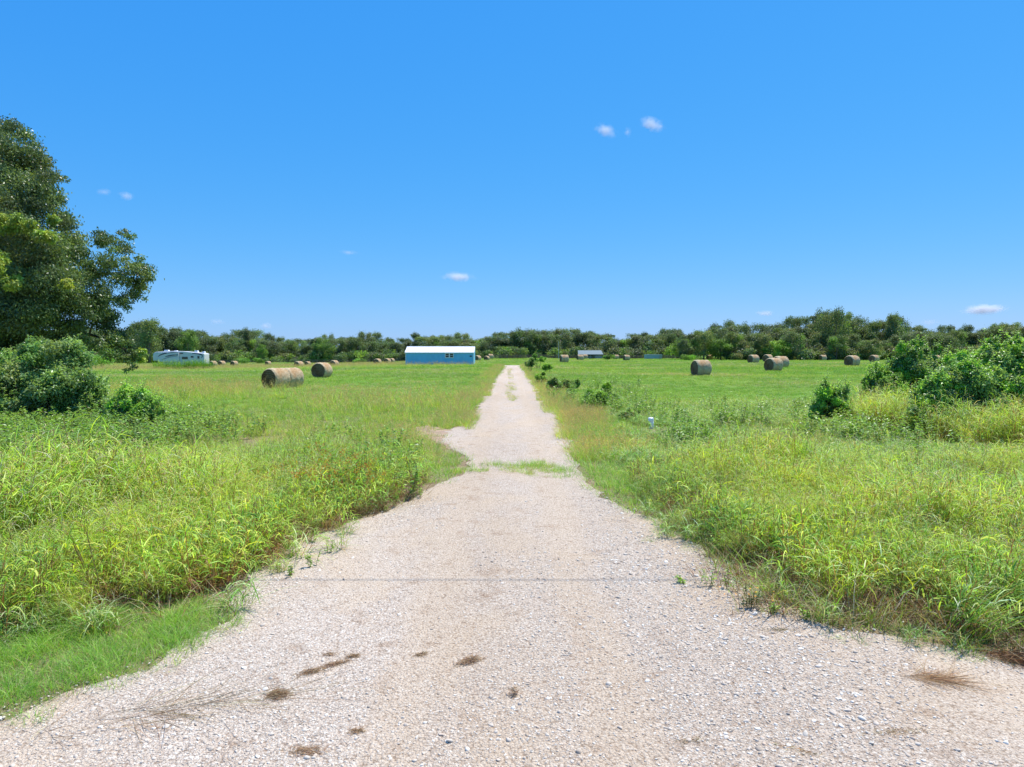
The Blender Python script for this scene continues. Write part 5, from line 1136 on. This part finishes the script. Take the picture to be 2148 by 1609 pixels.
# ---------------------------------------------------------------- clouds (small, soft, far away)
def mat_cloud():
    m, t, b, o = new_mat('cloud_vapour'); t.nodes.remove(b)
    tc = N(t, 'ShaderNodeTexCoord'); ln = N(t, 'ShaderNodeVectorMath', operation='LENGTH'); t.links.new(tc.outputs['Object'], ln.inputs[0])
    g = N(t, 'ShaderNodeNewGeometry'); n = noise(t, .034, g.outputs['Position'], 5, .65)
    mr = N(t, 'ShaderNodeMapRange'); mr.inputs[1].default_value = 1; mr.inputs[2].default_value = 0.1; mr.inputs[3].default_value = 0; mr.inputs[4].default_value = 1; t.links.new(ln.outputs['Value'], mr.inputs[0])
    ad = N(t, 'ShaderNodeMath', operation='MULTIPLY_ADD'); ad.inputs[1].default_value = 2.2; ad.inputs[2].default_value = -1.25; t.links.new(n.outputs[0], ad.inputs[0])
    s = N(t, 'ShaderNodeMath', operation='ADD', use_clamp=True); t.links.new(ad.outputs[0], s.inputs[0]); t.links.new(mr.outputs[0], s.inputs[1])
    mm = N(t, 'ShaderNodeMath', operation='MULTIPLY'); t.links.new(s.outputs[0], mm.inputs[0]); t.links.new(mr.outputs[0], mm.inputs[1])
    oi = N(t, 'ShaderNodeObjectInfo'); sc2 = N(t, 'ShaderNodeSeparateColor'); t.links.new(oi.outputs['Color'], sc2.inputs[0])
    m2 = N(t, 'ShaderNodeMath', operation='MULTIPLY'); t.links.new(mm.outputs[0], m2.inputs[0]); t.links.new(sc2.outputs[0], m2.inputs[1])
    m3 = N(t, 'ShaderNodeMath', operation='MULTIPLY'); m3.inputs[1].default_value = .075; t.links.new(m2.outputs[0], m3.inputs[0])
    pv = N(t, 'ShaderNodeVolumePrincipled'); pv.inputs['Color'].default_value = (1, 1, 1, 1); pv.inputs['Anisotropy'].default_value = .0; t.links.new(m3.outputs[0], pv.inputs['Density']); t.links.new(pv.outputs[0], o.inputs['Volume'])
    return m
M_CLOUD = mat_cloud()
bm = bmesh.new(); bmesh.ops.create_icosphere(bm, subdivisions=3, radius=1.0); cme = bpy.data.meshes.new('cloud'); bm.to_mesh(cme); bm.free(); cme.materials.append(M_CLOUD)
CL = [(1364, 261, 25, 12, 18, 1.0, 'brightest small white cloud wisp high right of the drive'), (1268, 274, 24, 11, 14, .8, 'white cloud puff left of the brightest wisp'), (1312, 277, 9, 10, 0, .55, 'tiny cloud shred between the two bright wisps'),
      (274, 411, 18, 8, 10, .55, 'small pale cloud above the big left tree limb, right of two'), (228, 402, 15, 7, 0, .35, 'faint cloud wisp left of the small pale one beside the big tree'), (963, 581, 33, 9, 2, .9, 'flat white cloud low above the blue building'),
      (2060, 649, 46, 10, -3, .95, 'long white cloud low at the right edge'), (1602, 657, 19, 6, 0, .8, 'small white cloud just above the right wood'), (560, 684, 13, 7, 0, .6, 'tiny cloud low over the wood left of the blue building'), (735, 530, 22, 5, 5, .22, 'barely visible cloud streak high left of the drive'),
      (457, 675, 18, 6, 0, .3, 'faint low cloud right of the trailer wood'), (1948, 676, 20, 7, 0, .3, 'faint low cloud left of the long right cloud')]
for sx, sy, rx, rz_, tl, op, lab in CL:
    Y = 3200.0; X = (sx - CX) / F * Y; Z = z_at(sy, Y); o = link('cloud', cme); o.location = (X, Y, Z); o.scale = (rx / F * Y * 1.3, rx / F * Y * .6, rz_ / F * Y * 1.5); o.rotation_euler = (0, R(tl), 0); o.color = (op, op, op, 1)
    tag(o, lab, 'cloud', 'small clouds in the blue sky')
print('objects', len(bpy.data.objects))
